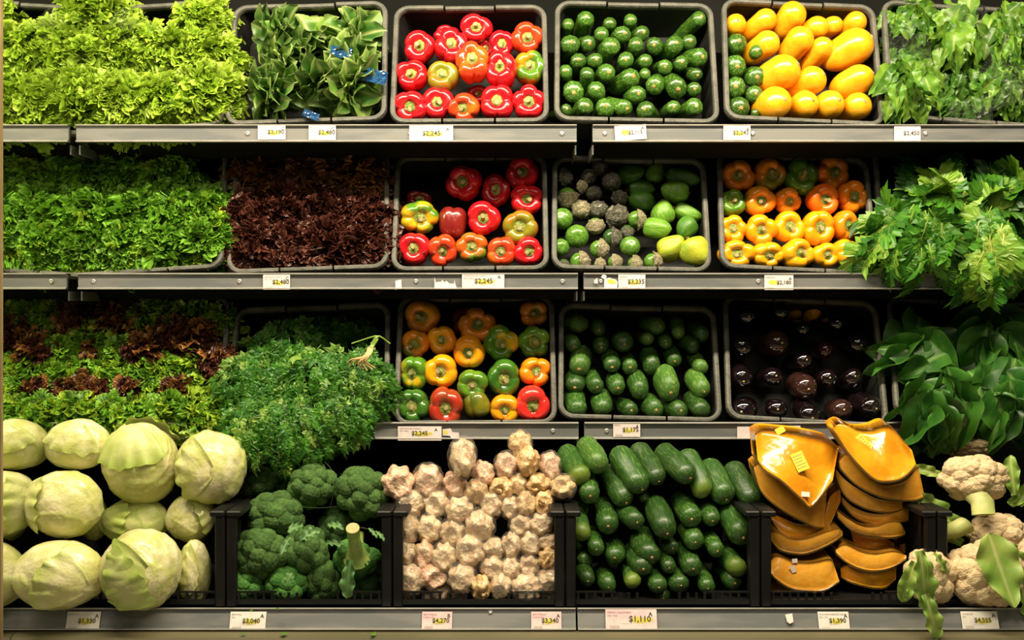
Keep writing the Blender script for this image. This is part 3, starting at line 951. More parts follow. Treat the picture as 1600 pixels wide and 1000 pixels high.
peppers(2, (600, 220), K2, [
    [(518, 272, 225, 225, 487, 270, 'red'), (902, 207, 207, 208, 897, 215, 'red', {})],
    [(232, 385, 172, 115, 248, 372, 'dark red', dict(dy=0.04)), (730, 325, 190, 215, 725, 315, 'crimson', dict(dy=0.01)), (928, 385, 205, 182, 935, 383, 'red', dict(dy=-0.008))],
    [(232, 497, 245, 205, 262, 520, 'green and yellow'), (452, 510, 190, 235, 452, 400, 'dark red', dict(dy=0.035, side=(0.05, 0.25, 1))), (650, 507, 210, 207, 638, 515, 'red'), (885, 560, 230, 215, 877, 563, 'olive', dict(dy=-0.012))],
    [(200, 705, 203, 215, 182, 708, 'red'), (385, 715, 182, 197, 388, 748, 'orange-red'), (570, 693, 202, 190, 577, 695, 'red and green'), (762, 720, 186, 188, 752, 735, 'orange-red'), (942, 720, 185, 180, 955, 737, 'red')],
], 'second tier red peppers', 'bell peppers in the second tier red crate')
peppers(2, (1105, 220), K2, [
    [(195, 230, 215, 207, 190, 236, 'orange'), (410, 220, 217, 207, 428, 216, 'orange and green'), (615, 240, 202, 232, 615, 226, 'green'), (815, 210, 215, 217, 835, 204, 'orange')],
    [(160, 403, 172, 168, 165, 385, 'green'), (345, 390, 200, 184, 360, 400, 'orange and green'), (525, 390, 168, 168, 538, 405, 'orange and green', dict(dy=0.012)), (755, 385, 207, 197, 772, 394, 'red-orange', dict(dy=-0.01)), (948, 362, 182, 207, 958, 372, 'orange')],
    [(165, 577, 182, 182, 157, 568, 'yellow-orange'), (348, 582, 202, 192, 347, 592, 'yellow-orange', dict(dy=-0.008)), (530, 562, 198, 202, 540, 560, 'yellow'), (725, 565, 208, 232, 735, 568, 'yellow-orange'), (900, 555, 165, 192, 940, 560, 'orange and green', dict(dy=0.01))],
    [(190, 735, 226, 172, 190, 735, 'yellow'), (398, 745, 202, 162, 410, 762, 'yellow'), (592, 735, 212, 186, 628, 732, 'yellow', dict(dy=-0.006)), (775, 745, 165, 158, 785, 752, 'yellow'), (915, 730, 172, 176, 960, 725, 'yellow-orange')],
], 'the orange pepper crate', 'bell peppers in the orange pepper crate')
peppers(3, (605, 450), K2, [
    [(230, 187, 236, 215, 213, 188, 'yellow-orange'), (505, 215, 165, 175, 500, 210, 'brown-red', dict(dy=0.05)), (582, 247, 240, 222, 612, 222, 'orange and green'), (957, 167, 182, 168, 970, 165, 'orange and green')],
    [(180, 365, 178, 178, 152, 375, 'orange and green'), (360, 340, 187, 192, 356, 335, 'yellow-orange'), (530, 420, 207, 212, 520, 432, 'yellow-orange', dict(dy=-0.01)), (735, 360, 217, 217, 745, 365, 'green and yellow'), (955, 353, 202, 208, 960, 360, 'green')],
    [(172, 556, 178, 217, 145, 570, 'green and yellow'), (352, 542, 208, 212, 345, 548, 'yellow'), (552, 632, 197, 197, 556, 640, 'green', dict(dy=-0.012)), (757, 590, 217, 235, 768, 603, 'dark green'), (962, 543, 197, 182, 987, 540, 'orange')],
    [(168, 770, 212, 225, 148, 765, 'dark green'), (378, 780, 218, 256, 390, 797, 'brown-red', dict(dy=-0.01)), (592, 785, 168, 170, 640, 800, 'dark olive', dict(dy=0.02, side=(0.3, 0.1, -1))), (764, 787, 192, 187, 766, 802, 'yellow-orange'), (945, 762, 226, 230, 955, 780, 'bright red', dict(dy=-0.008))],
], 'the mixed pepper crate', 'bell peppers in the mixed colour crate')


# ------------------------------------------------------------------ zucchini, squash, cucumbers, aubergines: bodies of revolution
def lathe_mesh(kind, asp, seed=0):
    """Visible end at z = 0 (tip), body back to z = -asp; radius 1; slightly bent and ribbed."""
    r = random.Random(seed * 77 + int(asp * 10))
    nz, nth = 22, 28
    V, E = [], []
    cap = {'zucchini': 0.75, 'cucumber': 0.95, 'squash': 1.05, 'aubergine': 0.95}[kind]
    tail = {'zucchini': 0.7, 'cucumber': 0.9, 'squash': 1.2, 'aubergine': 1.2}[kind]
    ribs = {'zucchini': (8, 0.025), 'cucumber': (9, 0.018), 'squash': (6, 0.006), 'aubergine': (5, 0.004)}[kind]
    expo = 0.5 if kind != 'zucchini' else 0.55
    ts = np.concatenate([1 - np.cos(np.linspace(0, PI / 2, 9)), 1 + (asp - cap - tail) / 1.0 * np.linspace(0.12, 0.9, nz - 16), [0] * 0])
    zs = [-cap * t for t in (1 - np.cos(np.linspace(0, PI / 2, 10)))]
    body_end = -(asp - tail)
    zs += list(np.linspace(zs[-1], body_end, 7)[1:-1])
    zs += [body_end - tail * t for t in np.sin(np.linspace(0, PI / 2, 9))]
    bend = r.uniform(-0.06, 0.06) * asp
    for z in zs:
        if z > -cap:
            R = max(0.0, 1 - ((z + cap) / cap) ** 2) ** expo
        elif z < body_end:
            R = max(0.0, 1 - ((body_end - z) / tail) ** 2) ** 0.5
        else:
            R = 1.0
        if kind == 'squash':
            R *= 1 - 0.30 * max(0, (-z - cap) / asp)
        if kind == 'cucumber':
            R *= 1 + 0.05 * math.sin(z * 2.1 + seed)
        b = bend * math.sin(PI * min(1, -z / asp))
        for j in range(nth):
            th = 2 * PI * j / nth
            k = 1 + ribs[1] * math.cos(ribs[0] * th) + 0.03 * math.cos(2 * th + seed)
            V.append((R * k * math.cos(th) + b, R * k * math.sin(th), z))
            E.append(max(0.0, 1 + z / (asp * 0.45)))
    F = grid_faces(len(zs), nth, True)
    return mesh(kind + '_body', V, F, M_ZUC, True, {'e': E})


LCACHE = {}


def lathe(kind, asp):
    a = round(asp * 2) / 2
    a = max(a, 2.0)
    s = random.randrange(2)
    key = (kind, a, s)
    if key not in LCACHE:
        LCACHE[key] = lathe_mesh(kind, a, s)
    return LCACHE[key], a


def scar_mesh(n, spike, r0, seed):
    r = random.Random(seed)
    nth = n * 4
    V = [(0, 0, 0.06)]
    for ring, zz in ((0.5, 0.05), (1.0, -0.02)):
        for j in range(nth):
            th = 2 * PI * j / nth
            sp = 1 + spike * (max(0, math.cos(n * th)) ** 3) * r.uniform(0.7, 1.3) if ring == 1.0 else 1
            rr = r0 * ring * sp
            V.append((rr * math.cos(th), rr * math.sin(th), zz * r0 / 0.2 - 0.42 * rr * rr))
    F = [(0, 1 + j, 1 + (j + 1) % nth) for j in range(nth)]
    F += [(1 + j, 1 + nth + j, 1 + nth + (j + 1) % nth, 1 + (j + 1) % nth) for j in range(nth)]
    return mesh('blossom_scar', V, F, M_SCAR)


STAR = [scar_mesh(7, 0.9, 0.20, 1), scar_mesh(8, 1.1, 0.17, 2)]
DOT = [scar_mesh(5, 0.25, 0.17, 3), scar_mesh(6, 0.2, 0.14, 4)]


def roller(name, cat, kind, label, group, c, r, d, length, mm, scar, scar_m=None, sq=(1, 1)):
    """c: centre of the round end as seen; r radius; d axis towards the visible tip."""
    asp = length / r
    me, a = lathe(kind, asp)
    cap = 0.9
    M = frame(c + d * r * cap * 0.85, d, (1, 0, 0), (r * sq[0], r * sq[1], length / a))
    root = thing(name, label, cat, M, group)
    R = Matrix.Rotation(random.uniform(0, 6.28), 4, 'Z')
    ob('body', me, root, R, m=mm)
    if scar is not None:
        s = (r / (length / a))
        ob('blossom_scar', scar, root, Matrix.Diagonal((1, 1, s, 1)) @ R, m=scar_m or M_SCAR)
    return root


def axis_from(cx, cy, r, sx, sy, k=0.85):
    dx, dz = k * (sx - cx) / r, -k * (sy - cy) / r
    q = math.hypot(dx, dz)
    if q > 0.9:
        dx, dz = dx * 0.9 / q, dz * 0.9 / q
        q = 0.9
    return Vector((dx, -math.sqrt(1 - q * q), dz))


def row_rollers(row, off, sc, rows, place, group, name, cat, kind, noun, look, mm, length, scars, dy=0.0, scar_m=None, k=0.62):
    for ri, rr in enumerate(rows):
        rr = sorted(rr, key=lambda q: q[0])
        for i, q in enumerate(rr):
            cx, cy, w, h, sx, sy = q[:6]
            ex = q[6] if len(q) > 6 else {}
            px, py = off[0] + cx / sc, off[1] + cy / sc
            y = py_to_y(row, py) + 0.02 + dy + ex.get('dy', random.uniform(-0.006, 0.006))
            r = S((w + h) / 4 / sc, y)
            d = axis_from(cx, cy, (w + h) / 4, sx, sy, k)
            lk = ex.get('look', look)
            sca = None if ex.get('noscar') else random.choice(scars)
            roller(name, cat, kind, art(lk, noun, i, len(rr), ri, len(rows), place), group, P(px, py, y), r, d,
                   ex.get('len', length), ex.get('m', mm), sca, ex.get('sm', scar_m), (w / ((w + h) / 2), h / ((w + h) / 2)))


def sq(l):
    return [(a, b, w, w, c, d, *( [e[0]] if e else [])) for (a, b, w, c, d, *e) in l]


row_rollers(1, (855, 0), K1, [
    sq([(143, 168, 84, 150, 160), (262, 130, 115, 270, 108, dict(sm=M_SCARP)), (425, 160, 88, 432, 150, dict(sm=M_SCARP)), (570, 140, 88, 560, 138), (1030, 130, 112, 1062, 108, dict(len=0.17))]),
    sq([(370, 235, 102, 362, 230), (518, 235, 116, 530, 235), (645, 225, 108, 660, 232)]),
    sq([(160, 302, 132, 170, 288), (278, 297, 108, 298, 312), (440, 318, 126, 455, 305), (605, 305, 108, 605, 293), (725, 308, 116, 718, 325), (865, 305, 126, 888, 292), (965, 285, 104, 970, 287)]),
    sq([(207, 415, 107, 216, 407), (328, 410, 102, 338, 420), (530, 412, 110, 530, 415), (665, 415, 97, 672, 418), (795, 455, 102, 800, 470), (910, 427, 97, 912, 428), (1033, 390, 126, 1075, 402)]),
    sq([(122, 490, 98, 118, 482), (270, 500, 98, 270, 462, dict(noscar=1, look='scarless green')), (410, 497, 118, 418, 502), (565, 530, 135, 602, 520), (665, 505, 78, 660, 505), (1015, 508, 90, 1020, 530)]),
    sq([(180, 630, 145, 178, 652), (328, 612, 122, 335, 605, dict(sm=M_SCARP)), (615, 640, 122, 620, 650), (730, 582, 125, 705, 612), (878, 597, 145, 890, 642), (1000, 607, 98, 993, 618)]),
    sq([(125, 745, 84, 145, 745), (260, 728, 118, 285, 712), (395, 732, 132, 402, 715), (525, 735, 118, 560, 760), (668, 750, 125, 640, 745), (855, 732, 98, 860, 735), (1000, 727, 122, 1018, 725, dict(sm=M_SCARP))]),
], 'the top tier zucchini crate', 'zucchini in the top tier crate', 'zucchini', 'zucchini', 'zucchini', 'zucchini', 'dark green', M_ZUC, 0.125, STAR)

CU = dict(m=M_CUCP, look='pale green')
row_rollers(3, (860, 450), K2, [
    [(185, 235, 145, 128, 235, 255, dict(CU, noscar=1)), (315, 265, 104, 122, 318, 282), (695, 245, 125, 120, 730, 255, CU), (832, 288, 88, 108, 830, 330, CU), (985, 300, 112, 122, 1012, 318, dict(noscar=1))],
    [(152, 377, 112, 108, 160, 390), (330, 382, 107, 112, 326, 400), (475, 362, 132, 132, 485, 376), (635, 332, 88, 88, 642, 335, CU), (750, 357, 94, 94, 748, 377), (928, 382, 98, 98, 958, 408, dict(noscar=1))],
    [(190, 507, 145, 156, 172, 562, CU), (395, 502, 116, 112, 407, 536), (515, 507, 108, 117, 520, 532), (660, 505, 122, 146, 665, 550, dict(noscar=1)), (805, 467, 112, 108, 805, 492), (980, 517, 104, 108, 990, 550, dict(CU, noscar=1))],
    [(160, 632, 132, 128, 150, 672), (300, 632, 108, 126, 308, 665), (435, 642, 112, 122, 440, 666), (580, 662, 128, 160, 585, 712, dict(noscar=1)), (772, 655, 156, 202, 785, 722, dict(CU, dy=-0.015)), (985, 657, 128, 142, 1010, 705, CU)],
    [(175, 782, 136, 140, 182, 836, dict(noscar=1)), (340, 777, 138, 137, 340, 818, dict(noscar=1)), (515, 792, 112, 122, 538, 800), (680, 787, 122, 150, 690, 802), (835, 797, 132, 146, 860, 792), (980, 792, 132, 132, 1000, 832, dict(noscar=1))],
], 'the third tier cucumber crate', 'cucumbers in the third tier crate', 'cucumber', 'cucumber', 'cucumber', 'cucumber', 'dark green', M_CUC, 0.12, DOT, 0.0, None, 0.5)

EB, EP, ES = dict(m=M_EGGB, look='brownish'), dict(m=M_EGGP, look='purple'), dict(look='dry-scarred black')
row_rollers(3, (1110, 450), 1167 / 280, [
    sq([(240, 180, 136, 246, 195), (460, 158, 120, 472, 178), (605, 265, 108, 612, 275), (830, 228, 118, 833, 240)]),
    sq([(210, 385, 148, 214, 412), (440, 358, 168, 482, 352, EB), (750, 400, 108, 754, 400, EP), (965, 367, 136, 975, 385)]),
    sq([(610, 470, 120, 632, 456)]),
    sq([(205, 592, 154, 210, 640, ES), (410, 577, 130, 438, 552), (620, 650, 168, 634, 668, EB), (765, 587, 126, 772, 572), (930, 577, 128, 930, 560)]),
    sq([(208, 800, 162, 150, 805, ES), (435, 790, 140, 412, 780, ES), (650, 832, 152, 655, 868), (858, 792, 146, 850, 780, EB), (1050, 772, 152, 1100, 808)]),
], 'the aubergine crate', 'aubergines in the third tier crate', 'aubergine', 'aubergine', 'aubergine', 'aubergine', 'glossy black', M_EGG, 0.13, [scar_mesh(5, 0.1, 0.10, 9)], 0.0, M_SCARP, 0.4)


def dry_patch(px, py, row, r_px, c_px, rad):
    """A dry peeled patch lying on an aubergine skin."""


for (cx, cy, w, h, lab) in ((672, 135, 140, 100, 'orange squash showing behind the aubergines, right one'), (560, 160, 80, 50, 'orange squash end showing behind the aubergines, left one')):
    px, py = 1110 + cx / (1167 / 280), 450 + cy / (1167 / 280)
    y = py_to_y(3, py) + 0.075
    roller('orange_squash', 'squash', 'squash', lab, 'orange squash behind the aubergines', P(px, py, y), S(w / 2 / 4.17, y), Vector((0.3, -0.9, 0.2)).normalized(), 0.10, M_SQ, None)

# yellow squash: (end centre x, y, radius, tail dx, dy, scar x, y, extra forward)
SQ = [
    [(175, 160, 73, -10, 20, 0), (385, 125, 80, -150, 105, 0), (570, 85, 92, -100, 150, -0.01), (745, 180, 76, -120, 60, 0.01), (845, 165, 66, -60, 60, 0.02), (998, 140, 74, -60, 70, 0.0)],
    [(400, 285, 88, -140, 90, -0.005), (622, 255, 92, -110, 150, -0.02), (770, 312, 76, -90, 130, -0.01), (1010, 300, 125, -230, 130, -0.02)],
    [(520, 475, 115, -190, 80, -0.02), (710, 535, 95, -150, 70, -0.005), (1030, 530, 106, -220, 90, -0.015)],
    [(455, 700, 115, -60, 20, -0.02), (655, 705, 94, -60, 20, 0), (830, 702, 97, -60, 20, 0), (1015, 712, 92, -50, 20, 0)],
]
for ri, rr in enumerate(SQ):
    for i, (cx, cy, r, tx, ty, dy) in enumerate(rr):
        px, py = 1110 + cx / K1, cy / K1
        y = py_to_y(1, py) + 0.02 + dy
        R = S(r / K1, y)
        q = math.hypot(tx, ty) / 190.0
        d = Vector((-tx / 150.0, -1.0, ty / 150.0 * 0.9 + 0.05)).normalized()
        roller('yellow_squash', 'squash', 'squash', art('bright yellow', 'squash', i, len(rr), ri, 4, 'the top tier squash crate'), 'yellow squash in the top tier crate',
               P(px, py, y), R, d, max(R * 3.0, 0.125), M_SQ, random.choice(DOT))
GZ = [[(180, 295, 70, 225, 270)], [(312, 350, 46, 320, 352)], [(172, 455, 74, 198, 475)], [(308, 522, 67, 328, 552)], [(168, 592, 72, 175, 603)],
      [(300, 642, 58, 322, 648)], [(195, 735, 74, 225, 760)], [(302, 768, 30, 304, 768)]]
for i, rr in enumerate(GZ):
    cx, cy, r, sx, sy = rr[0]
    px, py = 1110 + cx / K1, cy / K1
    y = py_to_y(1, py) + 0.022
    nm = ['topmost', 'second from top', 'third from top', 'fourth from top', 'fifth from top', 'sixth from top', 'seventh from top', 'small lowest'][i]
    roller('zucchini', 'zucchini', 'zucchini', f'{nm} green zucchini along the left side of the yellow squash crate', 'zucchini beside the yellow squash',
           P(px, py, y), S(r / K1, y), axis_from(cx, cy, r, sx, sy, 0.5) + Vector((-0.15, 0, 0)), 0.09, M_ZUC, random.choice(STAR))

# long cucumbers of the bottom deck: far end, near end, radius in zoom pixels
KC = 1061 / 350
CY = dict(m=M_CUCY, look='yellow-tipped')
LC = [
    [(85, 105, 152, 215, 58, CY), (185, 85, 238, 160, 58, dict(m=M_CUCP, look='pale speckled')), (330, 95, 428, 255, 62), (430, 92, 512, 225, 52), (545, 105, 655, 212, 57, dict(dy=-0.03)), (665, 110, 728, 285, 53, dict(CY, dy=-0.005)), (780, 165, 833, 305, 61), (895, 175, 963, 328, 58)],
    [(190, 250, 200, 305, 52), (290, 200, 360, 325, 56, dict(dy=0.02)), (445, 290, 458, 325, 29, dict(dy=0.03))],
    [(158, 390, 165, 490, 50, CY), (280, 385, 285, 445, 54), (385, 395, 418, 432, 49), (525, 360, 558, 470, 62, dict(dy=-0.02)), (650, 355, 674, 412, 58), (768, 365, 777, 425, 43), (888, 395, 915, 490, 67, dict(dy=-0.015))],
    [(225, 535, 230, 562, 43), (308, 570, 315, 600, 50, dict(dy=0.03)), (468, 520, 488, 590, 57, dict(dy=-0.01)), (590, 535, 590, 558, 38, dict(dy=0.02)), (690, 505, 695, 528, 50), (793, 535, 800, 570, 42)],
    [(165, 605, 170, 622, 38, dict(dy=0.03)), (425, 605, 448, 650, 53), (572, 638, 575, 652, 38), (672, 610, 684, 650, 52), (885, 610, 903, 655, 50, CY)],
    [(185, 685, 190, 712, 42), (285, 725, 287, 742, 46, dict(dy=0.03)), (388, 698, 400, 722, 42, CY), (515, 705, 525, 740, 45), (618, 695, 628, 730, 48), (750, 705, 756, 745, 42), (855, 705, 880, 722, 50, dict(dy=0.03)), (540, 788, 545, 795, 40, dict(dy=0.03))],
]
for ri, rr in enumerate(LC):
    rr = sorted(rr, key=lambda q: q[2])
    for i, q in enumerate(rr):
        ax, ay, bx, by, r = q[:5]
        ex = q[5] if len(q) > 5 else {}
        pa, pb = (855 + ax / KC, 670 + ay / KC), (855 + bx / KC, 670 + by / KC)
        y = py_to_y(4, pb[1]) + 0.0 + ex.get('dy', 0.0)
        R = S(r / KC, y)
        B = P(pb[0], pb[1], y)
        vis = S(math.hypot(pa[0] - pb[0], pa[1] - pb[1]), y)
        L = max(0.15, vis + R * 1.6)
        fwd = math.sqrt(max(0.0, L * L - (vis + 0.4 * R) ** 2)) * 0.85 + 0.02
        A = P(pa[0], pa[1], y)
        d = (B - A)
        d = Vector((d.x, -fwd, d.z)).normalized()
        me, a = lathe('cucumber', L / R)
        M = frame(B + d * R * 0.8, d, (1, 0, 0), (R, R, L / a))
        root = thing('cucumber', art(ex.get('look', 'dark green'), 'long cucumber', i, len(rr), ri, 6, 'the bottom deck cucumbers'), 'cucumber', M, 'long cucumbers on the bottom deck')
        Rz = Matrix.Rotation(random.uniform(0, 6.28), 4, 'Z')
        ob('body', me, root, Rz, m=ex.get('m', M_CUC))
        if 'm' not in ex:
            ob('blossom_scar', random.choice(DOT), root, Matrix.Diagonal((0.8, 0.8, R / (L / a), 1)) @ Rz)


# ------------------------------------------------------------------ tomatillos and stuffing gourds
def tomatillo_mesh():
    V = []
    n, m_ = 16, 24
    for i in range(n + 1):
        t = PI * i / n
        for j in range(m_):
            th = 2 * PI * j / m_
            r = math.sin(t) * (1 + 0.015 * math.cos(8 * th))
            z = 0.92 * math.cos(t) - 0.10 * math.exp(-(t / 0.25) ** 2)
            V.append((r * math.cos(th), r * math.sin(th), z))
    return mesh('tomatillo_fruit', V, grid_faces(n + 1, m_, True), M_TOM)


TOM = tomatillo_mesh()


def husk_mesh(seed, tmax, point):
    V = []
    n, m_ = 16, 36
    r0 = random.Random(seed)
    off = Vector((r0.random() * 50, r0.random() * 50, 0))
    for i in range(n + 1):
        t = tmax * i / n
        for j in range(m_):
            th = 2 * PI * j / m_
            p = Vector((math.sin(t) * math.cos(th), math.sin(t) * math.sin(th), math.cos(t)))
            w = 1.08 + 0.20 * abs(mnoise.noise(p * 1.9 + off)) + 0.09 * abs(mnoise.noise(p * 4.2 + off)) + 0.015 * math.cos(10 * th) * math.sin(t)
            if i > n - 3:
                w += 0.16 * abs(mnoise.noise(p * 4 + off * 2)) * (i - n + 3)
                p = (p + Vector((0, 0, -0.12 * mnoise.noise(p * 3 + off)))).normalized()
            w += point * math.exp(-(t / 0.35) ** 2)
            V.append(tuple(p * w))
    return mesh('husk', V, grid_faces(n + 1, m_, True), M_HUSK)


HUSKP = [husk_mesh(s, 1.45, 0.1) for s in (1, 2, 3)]
HUSKF = [husk_mesh(s, 2.6, 0.45) for s in (4, 5)]
TM = [
    [(130, 240, 108, 1, 'd'), (290, 235, 95, 2, 'd'), (365, 172, 104, 2, 'd')],
    [(245, 300, 78, 1, ''), (325, 345, 94, 2, 'd'), (440, 267, 118, 2, 'd'), (490, 370, 94, 1, 'd')],
    [(150, 367, 132, 1, ''), (245, 445, 112, 1, ''), (350, 442, 112, 1, 'd'), (475, 490, 132, 1, 'd')],
    [(118, 508, 136, 0, ''), (335, 552, 108, 1, ''), (440, 630, 122, 1, 'd'), (540, 587, 84, 1, 'd'), (600, 512, 118, 1, '')],
    [(108, 695, 112, 0, ''), (215, 622, 146, 0, ''), (355, 705, 122, 1, ''), (560, 687, 128, 0, '')],
    [(128, 805, 78, 1, 'd'), (230, 787, 126, 1, ''), (362, 807, 78, 1, ''), (460, 790, 94, 1, ''), (590, 802, 98, 1, ''), (705, 787, 116, 1, '')],
]
for ri, rr in enumerate(TM):
    rr = sorted(rr)
    for i, (cx, cy, w, husk, dk) in enumerate(rr):
        px, py = 850 + cx / K2, 220 + cy / K2
        y = py_to_y(2, py) + 0.03
        r = S(w / 2 / K2, y) * (1.05 if husk == 0 else 0.96)
        d = Vector((random.uniform(-0.3, 0.3), -1, random.uniform(-0.1, 0.4))).normalized()
        lk = {0: 'bare bright green', 1: 'half husked', 2: 'fully husked grey'}[husk] if not (husk == 1 and dk) else 'dark half husked'
        root = thing('tomatillo', art(lk, 'tomatillo', i, len(rr), ri, 6, 'the tomatillos'), 'tomatillo', frame(P(px, py, y), d, (1, 0, 0), (r, r, r)), 'tomatillos on the second tier')
        ob('fruit', TOM, root, Matrix.Rotation(random.uniform(0, 6), 4, 'Z'), m=M_TOMD if dk else M_TOM)
        if husk:
            R = Matrix.Rotation(random.uniform(0.5, 1.3) if husk == 1 else 0.3, 4, random.choice('XY')) @ Matrix.Rotation(random.uniform(0, 6), 4, 'Z')
            ob('husk', random.choice(HUSKP if husk == 1 else HUSKF), root, R, m=M_HUSKD if dk else M_HUSK)


def gourd_mesh(seed):
    """Hollow-looking stuffing gourd: blunt stem end, body swollen in the middle, curved pointed tip."""
    r = random.Random(seed)
    prof = catmull([(0.10, -1.0), (0.5, -0.96), (0.85, -0.75), (1.0, -0.3), (0.97, 0.1), (0.84, 0.5), (0.60, 0.85), (0.32, 1.06), (0.0, 1.18)], 26)
    V = []
    nth = 26
    for R, z in prof:
        bx = 0.28 * max(0, z) ** 2 * (1 if seed % 2 else -1)
        for j in range(nth):
            th = 2 * PI * j / nth
            k = 1 + 0.045 * math.cos(5 * th + seed) + 0.02 * math.cos(10 * th)
            V.append((max(R, 0) * k * math.cos(th) + bx, max(R, 0) * k * math.sin(th), z))
    return mesh('gourd_body', V, grid_faces(len(prof), nth, True), M_GOU)


GOU = [gourd_mesh(s) for s in (1, 2, 3)]
V, F = tube_geo([(0, 0, -0.95), (0.02, 0, -1.12), (0.05, 0, -1.2)], [0.14, 0.1, 0.13], 8)
GSTEM = mesh('gourd_stem', V, F, M_SCAR)
GL = [  # stem end, tip end, radius, look
    [(470, 215, 650, 220, 55, 'dark green', M_GOUD, 0.02), (720, 275, 718, 140, 56, 'upright yellow-green', M_GOU, 0.02), (790, 215, 1010, 265, 55, 'dark green curved', M_GOUD, 0.01)],
    [(540, 320, 720, 305, 50, 'dark green', M_GOUD, 0.035), (945, 340, 770, 330, 66, 'pale green', M_GOU, 0.0)],
    [(720, 400, 560, 400, 62, 'shaded green', M_GOUD, 0.04), (800, 545, 745, 400, 68, 'bright green curved', M_GOU, 0.0), (850, 430, 1015, 515, 48, 'slim pointed green', M_GOU, 0.01)],
    [(640, 560, 825, 585, 60, 'bright green', M_GOU, 0.0), (985, 520, 865, 615, 60, 'mid green', M_GOUD, 0.015)],
    [(740, 735, 915, 665, 72, 'yellow-green', M_GOUY, -0.005), (940, 635, 1020, 815, 88, 'large yellow', M_GOUY, -0.01)],
]
for ri, rr in enumerate(GL):
    for i, (ax, ay, bx, by, r, lk, mm, dy) in enumerate(rr):
        pc = (850 + (ax + bx) / 2 / K2, 220 + (ay + by) / 2 / K2)
        y = py_to_y(2, pc[1]) + 0.035 + dy
        A, B = P(850 + ax / K2, 220 + ay / K2, y), P(850 + bx / K2, 220 + by / K2, y)
        d = B - A
        L = d.length
        d = Vector((d.x, -0.25 * L, d.z)).normalized()
        R = S(r / K2, y) * 1.16
        root = thing('stuffing_gourd', art(lk, 'stuffing gourd', i, len(rr), ri, 5, 'gourds right of tomatillos'), 'gourd', frame((A + B) / 2, d, (0, -1, 0.2), (R, R, L / 2.15)), 'stuffing gourds on the second tier')
        ob('body', GOU[(i + ri) % 3], root, Matrix.Rotation(random.uniform(0, 6), 4, 'Z'), m=mm)
        ob('stem', GSTEM, root)


# ------------------------------------------------------------------ leaves
def frilly_leaf(seed, wid=0.62, amp=0.16, waves=9, rings=9, nth=110):
    """Leaf with a strongly ruffled margin: base at origin, along +Y, inner face +Z."""
    r = random.Random(seed)
    p1, p2, p3 = r.random() * 6.28, r.random() * 6.28, r.random() * 6.28
    off = Vector((r.random() * 90, r.random() * 90, 0))
    V, E = [], []
    for i in range(rings):
        u = i / (rings - 1)
        for j in range(nth):
            v = -1 + 2 * j / (nth - 1)
            a = v * 1.45
            rad = u * (0.86 + 0.14 * math.cos(a))
            x = wid * rad * math.sin(a) * (0.45 + 0.75 * u)
            y = rad * (0.25 + 0.75 * math.cos(a * 0.62))
            k = u ** 3.2
            nz = mnoise.noise(Vector((v * 3.0, u * 2, 0)) + off)
            f = 2.6 * mnoise.noise(Vector((v * waves * 1.25, u * 1.2, 3)) + off) + 0.8 * mnoise.noise(Vector((v * waves * 2.4, u * 2, 8)) + off)
            g = 2.6 * mnoise.noise(Vector((v * waves * 1.25, u * 1.2, 31)) + off) + 0.8 * mnoise.noise(Vector((v * waves * 2.4, u * 2, 38)) + off)
            z = amp * k * f - 0.30 * u ** 3 + 0.20 * (v * v) * u + 0.06 * nz
            x += amp * 0.75 * k * g * math.cos(a)
            y += amp * 0.55 * k * g * -abs(math.sin(a)) * 0.6
            V.append((x, y, z))
            E.append(u)
    return mesh('lettuce_leaf', V, grid_faces(rings, nth), M_LET, True, {'e': E})


FRILL = [frilly_leaf(s, 0.66, 0.20, 10) for s in (1, 2, 3, 4, 5)]
FRILLS = [frilly_leaf(s, 0.72, 0.24, 7, 8, 76) for s in (11, 12, 13, 14)]


def blade_leaf(seed, wid=0.36, fold=0.25, curl=0.35, wave=0.05, waves=4, notch=0.0, tip=1.0, ns=15, nt=13, stem=0.0, veins=True, rib=0.16, rnd=False, edge=0.0):
    """Smooth oval leaf with a midrib: base at origin, along +Y."""
    r = random.Random(seed)
    p1, p2 = r.random() * 6.28, r.random() * 6.28
    tw = r.uniform(-0.25, 0.25)
    V, E = [], []
    for i in range(ns):
        s = i / (ns - 1)
        w = wid * (math.sin(PI * min(1, s ** 0.72 * 1.0)) ** 0.75 if 0 < s < 1 else 0.0)
        w *= (1 - 0.25 * s * tip)
        if rnd:
            w = wid * (0.30 + 0.70 * s ** 0.8) if s < 0.58 else wid * 0.755 * max(0.0, 1 - ((s - 0.58) / 0.42) ** 2) ** 0.5 / 0.755 * (0.30 + 0.70 * 0.58 ** 0.8)
        w = max(w, 0.012)
        for j in range(nt):
            t = -1 + 2 * j / (nt - 1)
            at = abs(t)
            x = w * t
            y = s - 0.10 * notch * at * (1 - s) - stem * 0
            z = fold * w * at ** 1.3 - curl * s * s + wave * at ** 2 * math.sin(waves * 2 * PI * s + p1 + (2.2 if t > 0 else 0)) + tw * w * t * s
            v = 0.0
            if veins:
                q = (s * 6.0 - at * 1.6) % 1.0
                v = max(0.0, 1 - abs(q - 0.5) * 7) * 0.5 * (1 - 0.6 * at)
                z -= 0.012 * v
            e = max(math.exp(-(at / rib) ** 2) * (1 - 0.5 * s), v * 0.45, edge * max(at, s * 0.98) ** 7)
            V.append((x, y, z))
            E.append(e)
    return mesh('leaf', V, grid_faces(ns, nt), M_SPI, True, {'e': E})


